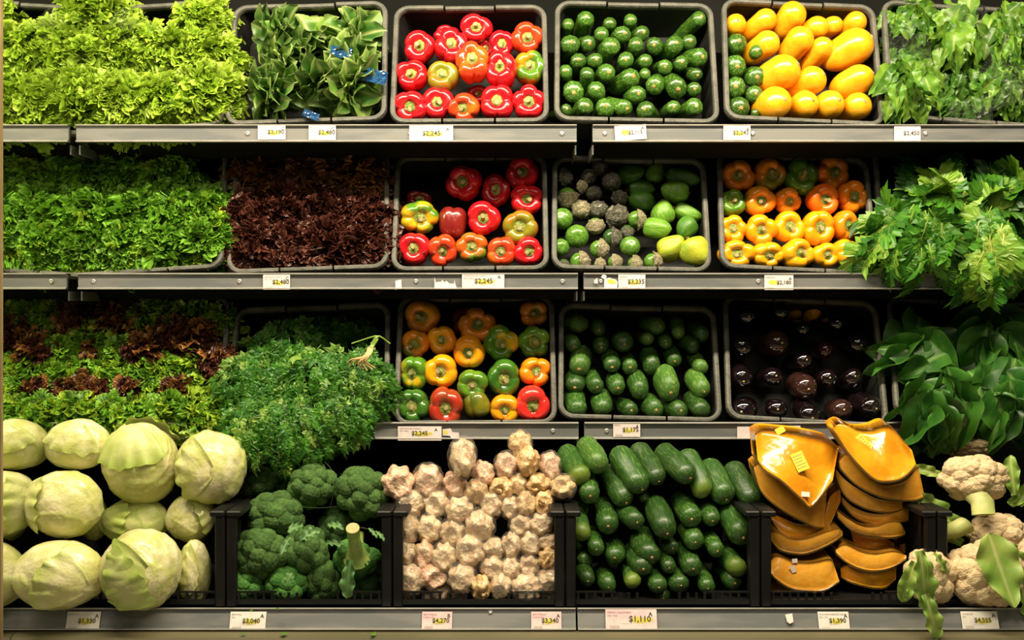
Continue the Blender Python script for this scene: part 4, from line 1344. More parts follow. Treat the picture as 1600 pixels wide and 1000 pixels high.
ROM = [blade_leaf(s, 0.46, 0.55, 0.38, 0.075, 2.5, 0, 0.3, 19, 17, rib=0.17, veins=False, rnd=True, edge=0.4) for s in (21, 22, 23, 24)]
CABL = [blade_leaf(s, 0.27, 0.5, 0.30, 0.09, 3, 0, 0.3, 19, 15, rib=0.13, veins=True, rnd=True) for s in (61, 62, 63)]
FLATL = [blade_leaf(64, 0.29, 0.16, -0.10, 0.05, 3, 0, 0.3, 21, 15, rib=0.08, veins=True, rnd=False)]
BROAD = [blade_leaf(s, 0.42, f, 0.45, 0.05, 2, 0, 0.3, 17, 13, rib=0.07, veins=True, edge=0.2) for s, f in ((35, 0.35), (36, 0.6), (37, -0.3), (38, 0.15))]
OVAL = [blade_leaf(s, 0.36, 0.35, 0.35, 0.045, 3, rib=0.07) for s in (31, 32, 33, 34)]
ARROW = [blade_leaf(s, 0.44, 0.30, 0.50, 0.06, 3, 1.5, 2.0, rib=0.06) for s in (41, 42, 43)]


def lobed(x0, y0, ang, size, lobes, teeth, seed, cup=0.2):
    """One toothed leaflet as a fan of triangles with a raised fold along the vein."""
    r = random.Random(seed)
    n = lobes * teeth * 2 + 1
    V = [(0, 0, 0)]
    E = [0.9]
    for ring in (0.5, 1.0):
        for i in range(n):
            t = -1 + 2 * i / (n - 1)
            a = t * 1.9
            lob = abs(math.cos(t * lobes * PI / 2 * 1.0))
            tooth = (i % 2) * 0.13
            rad = (0.52 + 0.48 * math.cos(a * 0.55)) * (0.70 + 0.30 * lob) + (tooth if ring == 1.0 else 0)
            rad *= ring
            x, y = rad * math.sin(a) * 0.72, rad * math.cos(a * 0.8)
            z = cup * abs(x) - 0.30 * (rad ** 2) + 0.06 * r.uniform(-1, 1) * ring
            V.append((x, y, z))
            E.append(0.5 * (1 - ring) + 0.4 * lob * (1 - ring * 0.6))
    F = [(0, 1 + i, 2 + i) for i in range(n - 1)]
    F += [(1 + i, 1 + n + i, 2 + n + i, 2 + i) for i in range(n - 1)]
    c, s_ = math.cos(ang), math.sin(ang)
    V = [(x0 + size * (c * x - s_ * y) , y0 + size * (s_ * x + c * y), size * z) for x, y, z in V]
    return V, F, E


def celery_leaf(seed):
    r = random.Random(seed)
    parts = []
    V, F = tube_geo([(0, 0, 0), (0, 0.25, 0.01), (0, 0.5, 0.0)], [0.022, 0.016, 0.01], 5)
    parts.append((V, F, [1.2] * len(V)))
    parts.append(lobed(0, 0.46, 0, 0.56, 3, 3, seed))
    for s in (-1, 1):
        parts.append(lobed(s * 0.02, 0.40, -s * 1.0, 0.48, 3, 2, seed + 3 + s))
    for s in (-1, 1):
        parts.append(lobed(s * 0.01, 0.18, -s * 1.25, 0.34, 2, 3, seed + 7 + s))
    V, F, A = join(parts)
    # bend the whole leaf and give it a random droop
    V = [(x, y, z - 0.30 * y * y + 0.10 * math.sin(4 * x + seed)) for x, y, z in V]
    return mesh('celery_leaf', V, F, M_CEL, False, {'e': A})


CEL = [celery_leaf(s) for s in (50, 60, 70)]


def coriander_sprig(seed):
    r = random.Random(seed)
    parts = []
    path = [(0, 0, 0), (0.03, 0.3, 0.02), (0.0, 0.62, 0.0)]
    V, F = tube_geo(path, [0.016, 0.012, 0.008], 4)
    parts.append((V, F))
    for (x, y, a, s) in ((0, 0.60, 0, 0.42), (0.05, 0.58, -1.0, 0.32), (-0.05, 0.58, 1.0, 0.34), (0.03, 0.34, -1.25, 0.30), (-0.02, 0.30, 1.2, 0.28)):
        V, F, _ = lobed(x, y, a + r.uniform(-0.3, 0.3), s * r.uniform(0.85, 1.15), 3, 1, seed + int(100 * (a + 2)), 0.35)
        tilt = r.uniform(-0.5, 0.5)
        V = [(vx, vy, vz + tilt * (vx - x) + 0.04 * r.uniform(-1, 1)) for vx, vy, vz in V]
        parts.append((V, F))
    V, F, _ = join(parts)
    V = [(x, y, z - 0.25 * y * y) for x, y, z in V]
    return mesh('coriander_sprig', V, F, M_PAR, False)


COR = [coriander_sprig(s) for s in (80, 81, 82, 83)]


def leafy_head(name, label, cat, group, px, py, y, rad, d, meshes, n, spread, mats, part='leaf', back=0.55, jit=0.22, lmin=0.85, off=0.0, ls=1.45):
    d = Vector(d).normalized()
    c = P(px, py, y) - d * rad * back
    root = thing(name, label, cat, Matrix.Translation(c), group)
    B = frame(Vector((0, 0, 0)), d)
    for i in range(n):
        th = spread * math.sqrt((i + 0.4) / n) + random.uniform(-jit, jit) * 0.4
        az = i * 2.39996 + random.uniform(-jit, jit)
        v = B.to_3x3() @ Vector((math.sin(th) * math.cos(az), math.sin(th) * math.sin(az), math.cos(th)))
        nn = d - v * d.dot(v)
        if nn.length < 0.05:
            nn = Vector((random.uniform(-1, 1), 0, random.uniform(-1, 1)))
            nn = nn - v * v.dot(nn)
        nn.normalize()
        if random.random() < 0.25:
            nn = (nn + Vector((random.uniform(-1, 1), random.uniform(-1, 1), random.uniform(-1, 1))) * 0.4)
            nn = (nn - v * v.dot(nn)).normalized()
        x = v.cross(nn)
        s = rad * ls * random.uniform(lmin, 1.12)
        p0 = v * rad * off
        M = Matrix.Identity(4)
        for k in range(3):
            M[k][0], M[k][1], M[k][2], M[k][3] = x[k] * s, v[k] * s, nn[k] * s, p0[k]
        ob(part, random.choice(meshes), root, M, m=random.choice(mats))
    return root


def curly_head(name, label, cat, group, px, py, y, rad, meshes, n, mats):
    c = P(px, py, y + 0.03)
    root = thing(name, label, cat, Matrix.Translation(c), group)
    for i in range(n):
        rr, az = math.sqrt((i + 0.5) / n), i * 2.39996 + random.uniform(-0.4, 0.4)
        p = Vector((rr * math.cos(az) * 0.85, -0.45 * (1 - rr * rr) + random.uniform(0.0, 0.35), rr * math.sin(az) * 0.85)) * rad
        t = Vector((math.cos(az) * rr * 0.8 + random.uniform(-0.7, 0.7), -0.75 + random.uniform(-0.4, 0.4), math.sin(az) * rr * 0.8 + 0.1 + random.uniform(-0.7, 0.7))).normalized()
        nn = Vector((random.uniform(-1, 1), -0.55, 0.75 + random.uniform(-0.8, 0.8)))
        nn = (nn - t * nn.dot(t)).normalized()
        x = t.cross(nn)
        s = rad * 0.74 * random.uniform(0.75, 1.2)
        p = p - t * s * 0.45
        M = Matrix.Identity(4)
        for k in range(3):
            M[k][0], M[k][1], M[k][2], M[k][3] = x[k] * s, t[k] * s, nn[k] * s, p[k]
        ob('leaf', random.choice(meshes), root, M, m=random.choice(mats))
    return root


def lettuce_rows(row, rows, place, group, look, rad_px, meshes, mats, n, bulge, name='lettuce', noun='lettuce'):
    for ri, rr in enumerate(rows):
        for i, q in enumerate(rr):
            px, py = q[0], q[1]
            k = q[2] if len(q) > 2 else 1.0
            y = py_to_y(row, py) + bulge + (q[5] if len(q) > 5 else 0.0)
            lk = q[3] if len(q) > 3 else look
            mm = q[4] if len(q) > 4 else mats
            curly_head(name, art(lk, noun, i, len(rr), ri, len(rows), place), 'lettuce', group, px, py, y, S(rad_px * k, y), meshes, n, mm)


lettuce_rows(1, [[(118, 18, 1.0), (160, 30, 1.0), (318, 40, 0.85)], [(128, 88), (182, 85), (240, 88, 0.9), (292, 82, 0.9), (334, 92, 0.8)], [(142, 158, 1.0), (200, 166), (262, 168), (322, 156)]],
             'the top tier curly lettuce', 'curly lettuces on the top tier', 'bright curly green', 50, FRILL, [M_LET], 78, -0.015)
lettuce_rows(2, [[(150, 285), (195, 268), (262, 288)], [(150, 345), (215, 340), (275, 345), (322, 335, 0.95)], [(145, 390, 0.85), (200, 392), (265, 390), (322, 382)]],
             'the second tier curly lettuce', 'curly lettuces on the second tier', 'mid green curly', 46, FRILL, [M_LETM] * 9 + [M_LET], 70, -0.005)
lettuce_rows(2, [[(400, 285, 1, 'bronze curly', [M_BRZL]), (480, 280, 1, 'bronze curly', [M_BRZL]), (568, 285, 1, 'bronze curly', [M_BRZL])], [(392, 345), (450, 340), (520, 345), (580, 350)], [(395, 390), (460, 395), (525, 390), (580, 392)]],
             'the dark red lettuce crate', 'red lettuces on the second tier', 'dark red curly', 46, FRILL, [M_REDL], 66, 0.01)
RL = ('dark red curly', [M_REDL, M_REDL, M_BRZL], -0.022)
GL_ = ('curly green', [M_LETM, M_LET])
GF = ('curly green', [M_LETM, M_LET], -0.035)
lettuce_rows(3, [
    [(130, 500, 0.8, *GL_), (175, 500, 1.0, *RL), (225, 500, 1.0, *GL_), (268, 495, 1.0, *GL_), (310, 492, 1.0, *GL_), (342, 510, 1.0, *GL_)],
    [(125, 550, 0.8, *RL), (155, 535, 1.0, *GL_), (185, 555, 1.0, *GL_), (222, 552, 0.95, *RL), (265, 525, 0.9, *RL), (305, 530, 1.15, *RL), (340, 570, 1.0, *RL)],
    [(120, 600, 0.7, *RL), (140, 580, 0.9, *GL_), (175, 590, 1.0, *GL_), (225, 585, 1.0, *GL_), (262, 580, 0.9, *GL_), (305, 575, 1.0, *GL_)],
    [(150, 612, 0.7, *RL), (200, 612, 0.7, *RL), (240, 610, 0.9, *GL_), (275, 613, 0.8, *RL), (315, 615, 1.0, *GL_), (350, 620, 1.0, *GL_)],
    [(125, 645, 1.0, *GF), (165, 650, 1.1, *GF), (210, 650, 1.1, *GF), (255, 652, 1.1, *GF), (300, 655, 1.1, *GF), (345, 655, 1.1, *GF)],
], 'the mixed lettuce', 'small lettuces on the third tier', 'curly green', 31, FRILLS, [M_LETM], 40, -0.005)

# romaine: centre, direction the tips point, radius
RO = [
    [(412, 52, -0.9, 0.1, 40, 0, 'dark-edged'), (492, 45, 0.05, 0.8, 52, 1, 'pale upright'), (572, 50, 0.5, 0.2, 42, 2, 'green')],
    [(415, 105, -1.0, 0.0, 42, 1, 'layered'), (455, 92, -0.9, -0.1, 36, 0, 'dark'), (535, 108, -0.3, -0.2, 42, 2, 'pale ribbed')],
    [(400, 155, -0.9, -0.3, 42, 0, 'dark low'), (455, 150, 0.1, -0.7, 36, 0, 'curled'), (515, 150, 0.2, -0.8, 44, 2, 'open'), (565, 150, 0.6, -0.5, 44, 2, 'pale edged')],
]
for ri, rr in enumerate(RO):
    for i, (px, py, dx, dz, r, k, lk) in enumerate(rr):
        y = py_to_y(1, py) + 0.0
        leafy_head('romaine_lettuce', art(lk, 'romaine lettuce', i, len(rr), ri, 3, 'the romaine crate'), 'lettuce', 'romaine lettuces on the top tier',
                   px - dx * r * 0.4, py + dz * r * 0.4, y, S(r, y), (dx, -0.55, dz), ROM, 30, 1.2, {0: [M_ROM], 1: [M_ROM, M_ROML, M_ROML], 2: [M_ROM, M_ROML]}[k], 'leaf', 0.55, 0.3, 0.8, 0.25, 1.15)


def crumpled(seed, nx=12, ny=9, amp=0.10):
    off = Vector((seed * 7.3, seed * 3.1, 0))
    V = []
    for i in range(nx):
        for j in range(ny):
            u, v = -0.5 + i / (nx - 1), -0.5 + j / (ny - 1)
            z = amp * (abs(mnoise.noise(Vector((u * 4, v * 4, 0)) + off)) * 2 + 0.7 * abs(mnoise.noise(Vector((u * 9, v * 9, 3)) + off)))
            V.append((u + 0.04 * mnoise.noise(Vector((u * 6, v * 6, 9)) + off), v + 0.04 * mnoise.noise(Vector((u * 6, v * 6, 14)) + off), z))
    return V, grid_faces(nx, ny)


def film(label, px, py, w, h, y, roll, m, seed, tilt=0.2, name='film_sheet', cat='plastic film', group='film wraps'):
    V, F = crumpled(seed)
    me = mesh('film', V, F, m, False)
    W, H = S(w, y), S(h, y)
    M = Matrix.Translation(P(px, py, y)) @ Matrix.Rotation(-math.radians(roll), 4, 'Y') @ Matrix.Rotation(PI / 2 - tilt, 4, 'X') @ Matrix.Diagonal((W, H, (W + H) / 2, 1))
    o = ob(name, me, None)
    o.matrix_world = M
    return tag(o, label, cat, group)


film('blue plastic wrapper between two upper romaine heads', 533, 82, 34, 18, 0.05, -8, M_FILMB, 1, name='plastic_wrapper', group='blue wrappers in the romaine crate')
film('blue plastic wrapper at the right edge of the romaine crate', 583, 119, 44, 22, 0.035, -12, M_FILMB, 2, name='plastic_wrapper', group='blue wrappers in the romaine crate')
film('blue plastic wrapper below the middle of the romaine', 486, 180, 26, 12, 0.02, -20, M_FILMB, 3, name='plastic_wrapper', group='blue wrappers in the romaine crate')


def bunch(name, label, cat, group, px, py, rx, ry, row, y_off, bulge, meshes, mats, n, size_px, centre=None, down=0.7, part='leaf', normal=(0, -0.75, 0.6), nj=0.55, fill=0.3, fwd=0.35, size_j=0.3, tj=0.5):
    """A bunch whose leaves overlap like shingles over a bulging mound."""
    y0 = (py_to_y(row, py) if row != 4 else row) + y_off
    base = P(px, py, y0 + 0.06)
    root = thing(name, label, cat, Matrix.Translation(base), group)
    ce = centre or (px, py - ry * 0.4)
    for i in range(n):
        rr, a = math.sqrt(random.random()), random.random() * 2 * PI
        qx, qy = px + rx * rr * math.cos(a), py + ry * rr * math.sin(a)
        deep = 0.015 + random.random() * 0.05 if random.random() < fill else 0.0
        yl = y0 + (py_to_y(row, qy) - py_to_y(row, py)) * 0.8 - bulge * (1 - rr * rr) + deep + random.uniform(-0.008, 0.008)
        s = S(size_px, yl) * random.uniform(1 - size_j, 1 + size_j * 0.6)
        t = Vector(((qx - ce[0]) / rx + random.uniform(-tj, tj), -fwd + random.uniform(-0.3, 0.3), -(qy - ce[1]) / ry - down + random.uniform(-tj, tj)))
        t.normalize()
        nn = Vector(normal) + Vector((random.uniform(-1, 1), random.uniform(-1, 1), random.uniform(-1, 1))) * nj
        nn = nn - t * nn.dot(t)
        nn.normalize()
        x = t.cross(nn)
        p = P(qx, qy, yl) - base - t * s * 0.5
        M = Matrix.Identity(4)
        for k in range(3):
            M[k][0], M[k][1], M[k][2], M[k][3] = x[k] * s, t[k] * s, nn[k] * s, p[k]
        ob(part, random.choice(meshes), root, M, m=random.choice(mats))
    return root


def stalks(root, pts_list, r, m=None, name='stalk'):
    inv = root.matrix_world.inverted()
    for pts in pts_list:
        pa = catmull([tuple(inv @ p) for p in pts], 8)
        V, F = tube_geo(pa, np.linspace(r, r * 0.6, len(pa)), 6)
        ob(name, mesh(name, V, F, m or M_STALK), root)


# spinach on the top tier
SPG = 'spinach bunches on the top tier'
bunch('spinach_bunch', 'pale green spinach bunch at the upper left of its crate', 'spinach', SPG, 1425, 35, 45, 32, 1, -0.01, 0.04, ARROW + OVAL, [M_SPI, M_SPI, M_SPID], 75, 28, nj=1.0, fill=0.5)
bunch('spinach_bunch', 'large leaved spinach bunch in the middle of its crate', 'spinach', SPG, 1500, 60, 45, 48, 1, -0.02, 0.05, ARROW, [M_SPI], 44, 44, nj=0.8, fill=0.4)
bunch('spinach_bunch', 'spinach bunch hanging over the price rail', 'spinach', SPG, 1425, 140, 52, 48, 1, -0.035, 0.05, ARROW, [M_SPI, M_SPI, M_SPID], 64, 40, down=0.8, nj=0.9, fill=0.4)
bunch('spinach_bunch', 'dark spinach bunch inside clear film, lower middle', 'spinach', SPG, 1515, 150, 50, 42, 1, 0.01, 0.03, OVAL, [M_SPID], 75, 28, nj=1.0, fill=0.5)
bunch('spinach_bunch', 'spinach bunch at the upper right edge', 'spinach', SPG, 1578, 55, 45, 45, 1, 0.0, 0.04, ARROW + OVAL, [M_SPI, M_SPID], 72, 32, nj=1.0, fill=0.5)
bunch('spinach_bunch', 'spinach bunch at the lower right edge in clear film', 'spinach', SPG, 1580, 140, 45, 45, 1, 0.0, 0.04, OVAL, [M_SPID, M_SPI], 72, 32, nj=1.0, fill=0.5)
film('clear crumpled film over the left spinach bunches', 1415, 75, 75, 42, -0.03, 5, M_FILM, 5, group='clear film on the spinach')
film('clear crumpled film above the middle spinach bunch', 1510, 18, 60, 40, 0.0, -25, M_FILM, 6, group='clear film on the spinach')
film('clear crumpled film over the right spinach bunches', 1570, 115, 75, 40, -0.04, -30, M_FILM, 7, group='clear film on the spinach')
film('clear crumpled film strip low on the right spinach', 1560, 155, 85, 30, -0.05, 22, M_FILM, 8, group='clear film on the spinach')
film('clear loose film hanging below the dark spinach bunch', 1515, 180, 70, 36, -0.03, -8, M_FILM, 9, group='clear film on the spinach')
film('clear crumpled film at the back of the curly lettuce crate', 192, 38, 40, 44, 0.10, 40, M_FILM, 10, group='clear film on the lettuce')

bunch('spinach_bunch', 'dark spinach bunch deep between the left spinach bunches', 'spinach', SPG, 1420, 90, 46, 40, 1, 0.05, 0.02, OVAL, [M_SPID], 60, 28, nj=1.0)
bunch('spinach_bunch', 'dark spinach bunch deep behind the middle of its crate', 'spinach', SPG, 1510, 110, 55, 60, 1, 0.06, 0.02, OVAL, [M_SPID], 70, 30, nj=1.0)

# celery leaves on the second tier
CG = 'leafy celery bunches on the second tier'
bunch('celery_bunch', 'tallest celery bunch with pale tips at the back', 'celery', CG, 1480, 290, 62, 46, 2, -0.03, 0.06, CEL, [M_CEL, M_CEL, M_CELP], 30, 62, (1480, 330), 0.1, nj=1.0)
bunch('celery_bunch', 'yellow tipped celery bunch at the back right', 'celery', CG, 1565, 300, 50, 50, 2, -0.03, 0.06, CEL, [M_CEL, M_CEL, M_CEL, M_CELP], 28, 60, (1560, 350), 0.1, nj=1.0)
bunch('celery_bunch', 'celery bunch spilling over the orange pepper crate', 'celery', CG, 1385, 380, 45, 55, 2, -0.05, 0.05, CEL, [M_CEL, M_CEL, M_CEL, M_CELP], 32, 58, (1420, 340), 0.4, nj=1.0)
bunch('celery_bunch', 'dark celery bunch in the middle of its crate', 'celery', CG, 1455, 380, 65, 62, 2, -0.05, 0.06, CEL, [M_CEL], 46, 58, (1460, 330), 0.5, nj=1.0)
bunch('celery_bunch', 'celery bunch drooping over the rail at the right edge', 'celery', CG, 1550, 400, 65, 60, 2, -0.06, 0.05, CEL, [M_CEL, M_CEL, M_CEL, M_CELP], 46, 58, (1560, 330), 0.6, nj=1.0)

# coriander on the third tier
KG = 'coriander bunches on the third tier'
MP = [M_PAR, M_PAR, M_PAR, M_PAR, M_PARP]
for lab, px, py, rx, ry, yo, n in (
        ('coriander bunch at the top of the coriander heap', 445, 550, 62, 48, 0.0, 120),
        ('coriander bunch on the right of the heap below the roots', 560, 600, 60, 58, -0.05, 140),
        ('coriander bunch spilling left over the mixed lettuce', 390, 610, 58, 52, -0.05, 130),
        ('coriander bunch in the middle of the heap', 480, 605, 60, 58, -0.06, 150),
        ('coriander bunch hanging lowest over the broccoli', 450, 675, 75, 55, -0.10, 160),
        ('coriander bunch hanging beside the rightmost iceberg lettuce', 385, 675, 38, 55, -0.10, 90),
        ('coriander bunch hanging over the rail right of centre', 530, 660, 50, 45, -0.09, 110),
        ('dark coriander bunch deep in the back of the crate', 500, 515, 85, 32, 0.09, 90)):
    b = bunch('coriander_bunch', lab, 'coriander', KG, px, py, rx, ry, 3, yo, 0.05, COR, MP if 'dark' not in lab else [M_PAR], n, 34, (px, py - ry * 0.6), 0.5, 'sprig', nj=0.7, fwd=0.4)
    if 'roots' in lab:
        c = P(572, 555, -0.06)
        rp = []
        for k in range(14):
            a0 = -2.6 + 1.7 * k / 13
            e = c + Vector((0.045 * math.cos(a0) * random.uniform(0.7, 1.3), -0.012, 0.035 * math.sin(a0) * random.uniform(0.7, 1.3)))
            rp.append([c + Vector((0.018 - k * 0.001, 0, 0.02)), c + Vector((random.uniform(-0.005, 0.012), -0.02, 0.0)), (c + e) / 2 + Vector((-0.01, -0.015, 0.0)), e])
        stalks(b, rp, 0.0024, M_ROOT, 'root')
        stalks(b, [[c + Vector((0.012 + 0.003 * k, 0, 0.022)), c + Vector((0.03, 0.0, 0.05)), c + Vector((0.06 - 0.05 * k, 0.02, 0.03))] for k in range(3)], 0.0028)

# broad dark leaves on the third tier
HG = 'broad leaf bunches on the third tier'
bunch('chard_bunch', 'dark broad leaved bunch at the upper left of its crate', 'chard', HG, 1445, 560, 50, 48, 3, -0.02, 0.05, BROAD, [M_CHA], 30, 74, (1490, 540), 0.1, nj=0.9, tj=1.0)
bunch('chard_bunch', 'dark broad leaved bunch at the upper right edge', 'chard', HG, 1555, 545, 58, 50, 3, -0.02, 0.05, BROAD, [M_CHA], 32, 78, (1560, 500), 0.1, nj=0.9, tj=1.0)
bunch('chard_bunch', 'dark broad leaved bunch hanging over the cauliflowers', 'chard', HG, 1475, 645, 55, 42, 3, -0.08, 0.05, BROAD, [M_CHA], 30, 84, (1480, 590), 0.35, nj=0.9, tj=1.0)
bunch('chard_bunch', 'dark broad leaved bunch drooping at the right edge', 'chard', HG, 1570, 635, 55, 45, 3, -0.07, 0.05, BROAD, [M_CHA], 30, 84, (1565, 590), 0.35, nj=0.9, tj=1.0)


# ------------------------------------------------------------------ iceberg lettuces
def iceberg_mesh(seed):
    r = random.Random(seed)
    off = Vector((seed * 11.3, seed * 5.7, 2.0))
    caps = []
    for k in range(7):
        c = Vector((r.uniform(-1, 1), r.uniform(-1, 1), r.uniform(-1, 1))).normalized()
        caps.append((c, r.uniform(0.75, 1.25), r.random() * 6))
    nz, nth = 64, 96
    V, E = [], []
    for i in range(nz + 1):
        t = PI * i / nz
        for j in range(nth):
            th = 2 * PI * j / nth
            p = Vector((math.sin(t) * math.cos(th), math.sin(t) * math.sin(th), math.cos(t)))
            w = 1.0 + 0.06 * mnoise.noise(p * 1.2 + off) + 0.010 * mnoise.noise(p * 3.4 + off)
            e = 0.0
            for c, a0, ph in caps:
                ang = math.acos(max(-1, min(1, p.dot(c))))
                edge = a0 + 0.10 * mnoise.noise(p * 3.1 + off * 1.7 + c) + 0.05 * mnoise.noise(p * 8 + c)
                x = (edge - ang) / 0.035
                s = 1 / (1 + math.exp(-max(-30, min(30, x))))
                w += 0.020 * s
                lip = math.exp(-((edge - ang - 0.04) / 0.05) ** 2)
                w += 0.016 * lip * s
                e = max(e, lip * 0.8)
                # ribs fan out from the leaf base
                q = c.orthogonal()
                az = math.atan2(p.dot(q.cross(c)), p.dot(q))
                if ang < edge:
                    w += 0.0035 * math.cos(13 * az + ph) * min(1, ang)
            V.append(tuple(p * (w - 0.05)))
            E.append(e)
    return mesh('iceberg_head', V, grid_faces(nz + 1, nth, True), M_ICE, True, {'e': E})


ICE = [iceberg_mesh(s) for s in (1, 2, 3, 4)]


def wrapper_mesh(seed):
    """Loose outer leaf hugging the head, its free margin ruffled and lifted."""
    off = Vector((seed * 3.3, seed * 9.1, 0))
    V, E = [], []
    nu, nv = 14, 40
    for i in range(nu):
        u = i / (nu - 1)
        for j in range(nv):
            v = -1 + 2 * j / (nv - 1)
            t = 0.15 + 1.05 * u * (1 + 0.12 * mnoise.noise(Vector((v * 4, 0, 0)) + off))
            th = v * (1.15 - 0.15 * u)
            p = Vector((math.sin(t) * math.sin(th), -math.sin(t) * math.cos(th), math.cos(t)))
            edge = max(u ** 4, abs(v) ** 8)
            w = 1.06 + edge * (0.03 + 0.05 * math.sin(v * 14 + seed + 2 * mnoise.noise(Vector((v * 3, u, 0)) + off))) + 0.02 * mnoise.noise(p * 4 + off)
            V.append(tuple(p * w))
            E.append(0.3 + edge * 0.7)
    return mesh('wrapper_leaf', V, grid_faces(nu, nv), M_ICEG, True, {'e': E})


WRAPS = [wrapper_mesh(s) for s in (1, 2, 3)]
KI = 1081 / 400
IC = [  # cx, cy, w, h, label look, dy, green, wrapper rotations
    (325, 172, 288, 225, 'pale iceberg lettuce at top, nearest the mirror wall', -0.05, 0, [(0.3, 2.2)]),
    (595, 252, 330, 365, 'tallest iceberg lettuce with loose leaves on top', -0.01, 0, [(0.2, 0.4), (-0.1, 2.0)]),
    (890, 272, 305, 318, 'whitish iceberg lettuce at upper right beside the coriander', -0.02, 0, [(1.6, 2.8)]),
    (272, 425, 322, 290, 'whitish iceberg lettuce with ragged left side, middle row', -0.075, 0, [(-1.5, 1.6)]),
    (245, 722, 398, 308, 'broad iceberg lettuce at front, left one', -0.075, 0, [(1.9, 2.2)]),
    (592, 700, 342, 362, 'green-tinged iceberg lettuce at front beside the price rail', -0.07, 0, [(1.4, 2.6), (-2.2, 2.3)]),
    (575, 500, 290, 205, 'greenish iceberg lettuce lying behind the front two', 0.05, 1, [(-1.4, 1.9)]),
    (805, 487, 200, 212, 'small pale iceberg lettuce under the upper right one', 0.03, 0, [(1.2, 1.4)]),
    (822, 715, 145, 285, 'narrow iceberg lettuce squeezed against the crate post', 0.01, 0, [(1.8, 2.6)]),
    (395, 485, 130, 190, 'green iceberg lettuce hidden between the middle ones', 0.06, 1, []),
]
for i, (cx, cy, w, h, lab, dy, green, wr) in enumerate(IC):
    px, py = cx / KI, 630 + cy / KI
    y = py_to_y(4, py) - 0.02 + dy
    rx, rz = S(w / 2 / KI, y) / 1.02, S(h / 2 / KI, y) / 1.02
    M = Matrix.Translation(P(px, py, y)) @ Matrix.Diagonal((rx, min(rx, rz) * 0.95, rz, 1))
    root = thing('iceberg_lettuce', lab, 'lettuce', M, 'iceberg lettuces on the bottom deck')
    R = Matrix.Rotation(random.uniform(0, 6.28), 4, 'Z') @ Matrix.Rotation(random.uniform(0, 3), 4, 'X')
    ob('head', ICE[i % 4], root, R, m=M_ICEG if green else M_ICE)
    for a, b in wr:
        ob('wrapper_leaf', WRAPS[i % 3], root, Matrix.Rotation(a, 4, 'Y') @ Matrix.Rotation(b - 1.6, 4, 'X'), m=M_ICEG if green or 'loose' in lab or 'tinged' in lab else M_ICE)


# ------------------------------------------------------------------ broccoli and cauliflower
def floret_mesh(seed, nb, bump, m):
    bm = bmesh.new()
    bmesh.ops.create_icosphere(bm, subdivisions=4, radius=1.0)
    pts = []
    for k in range(nb):
        z = 1 - 2 * (k + 0.5) / nb
        a = k * 2.39996 + seed
        q = math.sqrt(1 - z * z)
        pts.append((q * math.cos(a), q * math.sin(a), z))
    pts = np.array(pts)
    s = 2.1 / math.sqrt(nb)
    for v in bm.verts:
        p = np.array(v.co)
        d = np.linalg.norm(pts - p, axis=1).min()
        w = 1 + bump * math.sqrt(max(0, 1 - (d / s) ** 2)) + 0.06 * mnoise.noise(v.co * 2 + Vector((seed, 0, 0)))
        v.co = v.co * w
    me = bpy.data.meshes.new('floret')
    bm.to_mesh(me)
    bm.free()
    me.polygons.foreach_set('use_smooth', [True] * len(me.polygons))
    me.materials.append(m)
    return me


FLO = [floret_mesh(s, 90, 0.13, M_BRO) for s in (1, 2, 3)]
FLOC = [floret_mesh(s, 46, 0.14, M_CAU) for s in (4, 5, 6)]


def crown(name, label, cat, group, c, rx, rz, d, meshes, mm, n, fs, stalk_m, ry=None):
    """Dome of florets on a branching stalk; local +Z is the crown's axis."""
    d = Vector(d).normalized()
    M = frame(c, d, (1, 0, 0), (rx, rz, (rx + rz) / 2))
    root = thing(name, label, cat, M, group)
    for k in range(n):
        zc = 1 - (1.25 if n > 8 else 0.9) * (k + 0.3) / n
        a = k * 2.39996 + random.uniform(-0.2, 0.2)
        q = math.sqrt(max(0, 1 - zc * zc))
        rr = 1 - fs * 0.85
        p = Vector((q * math.cos(a), q * math.sin(a), zc * 0.9)) * rr
        s = fs * random.uniform(0.85, 1.15)
        ob('floret', random.choice(meshes), root, Matrix.Translation(p) @ Matrix.Rotation(random.uniform(0, 6), 4, 'Z') @ Matrix.Rotation(random.uniform(0, 3), 4, 'X') @ Matrix.Diagonal((s, s, s, 1)), m=mm)
    V, F = tube_geo([(0, 0, 0.35), (0, 0, -0.1), (0, 0, -0.7), (0, 0, -1.1)], [0.62, 0.5, 0.26, 0.28], 12)
    ob('stalk', mesh('stalk', V, F, stalk_m), root)
    return root


def leaf_on(root, pw, tip, nrm, s, me, m, name='leaf'):
    """Place a leaf in world terms under a root with any matrix."""
    t = Vector(tip).normalized()
    nn = Vector(nrm)
    nn = (nn - t * nn.dot(t)).normalized()
    x = t.cross(nn)
    M = Matrix.Identity(4)
    for k in range(3):
        M[k][0], M[k][1], M[k][2], M[k][3] = x[k] * s, t[k] * s, nn[k] * s, pw[k]
    return ob(name, me, root, root.matrix_world.inverted() @ M, m=m)


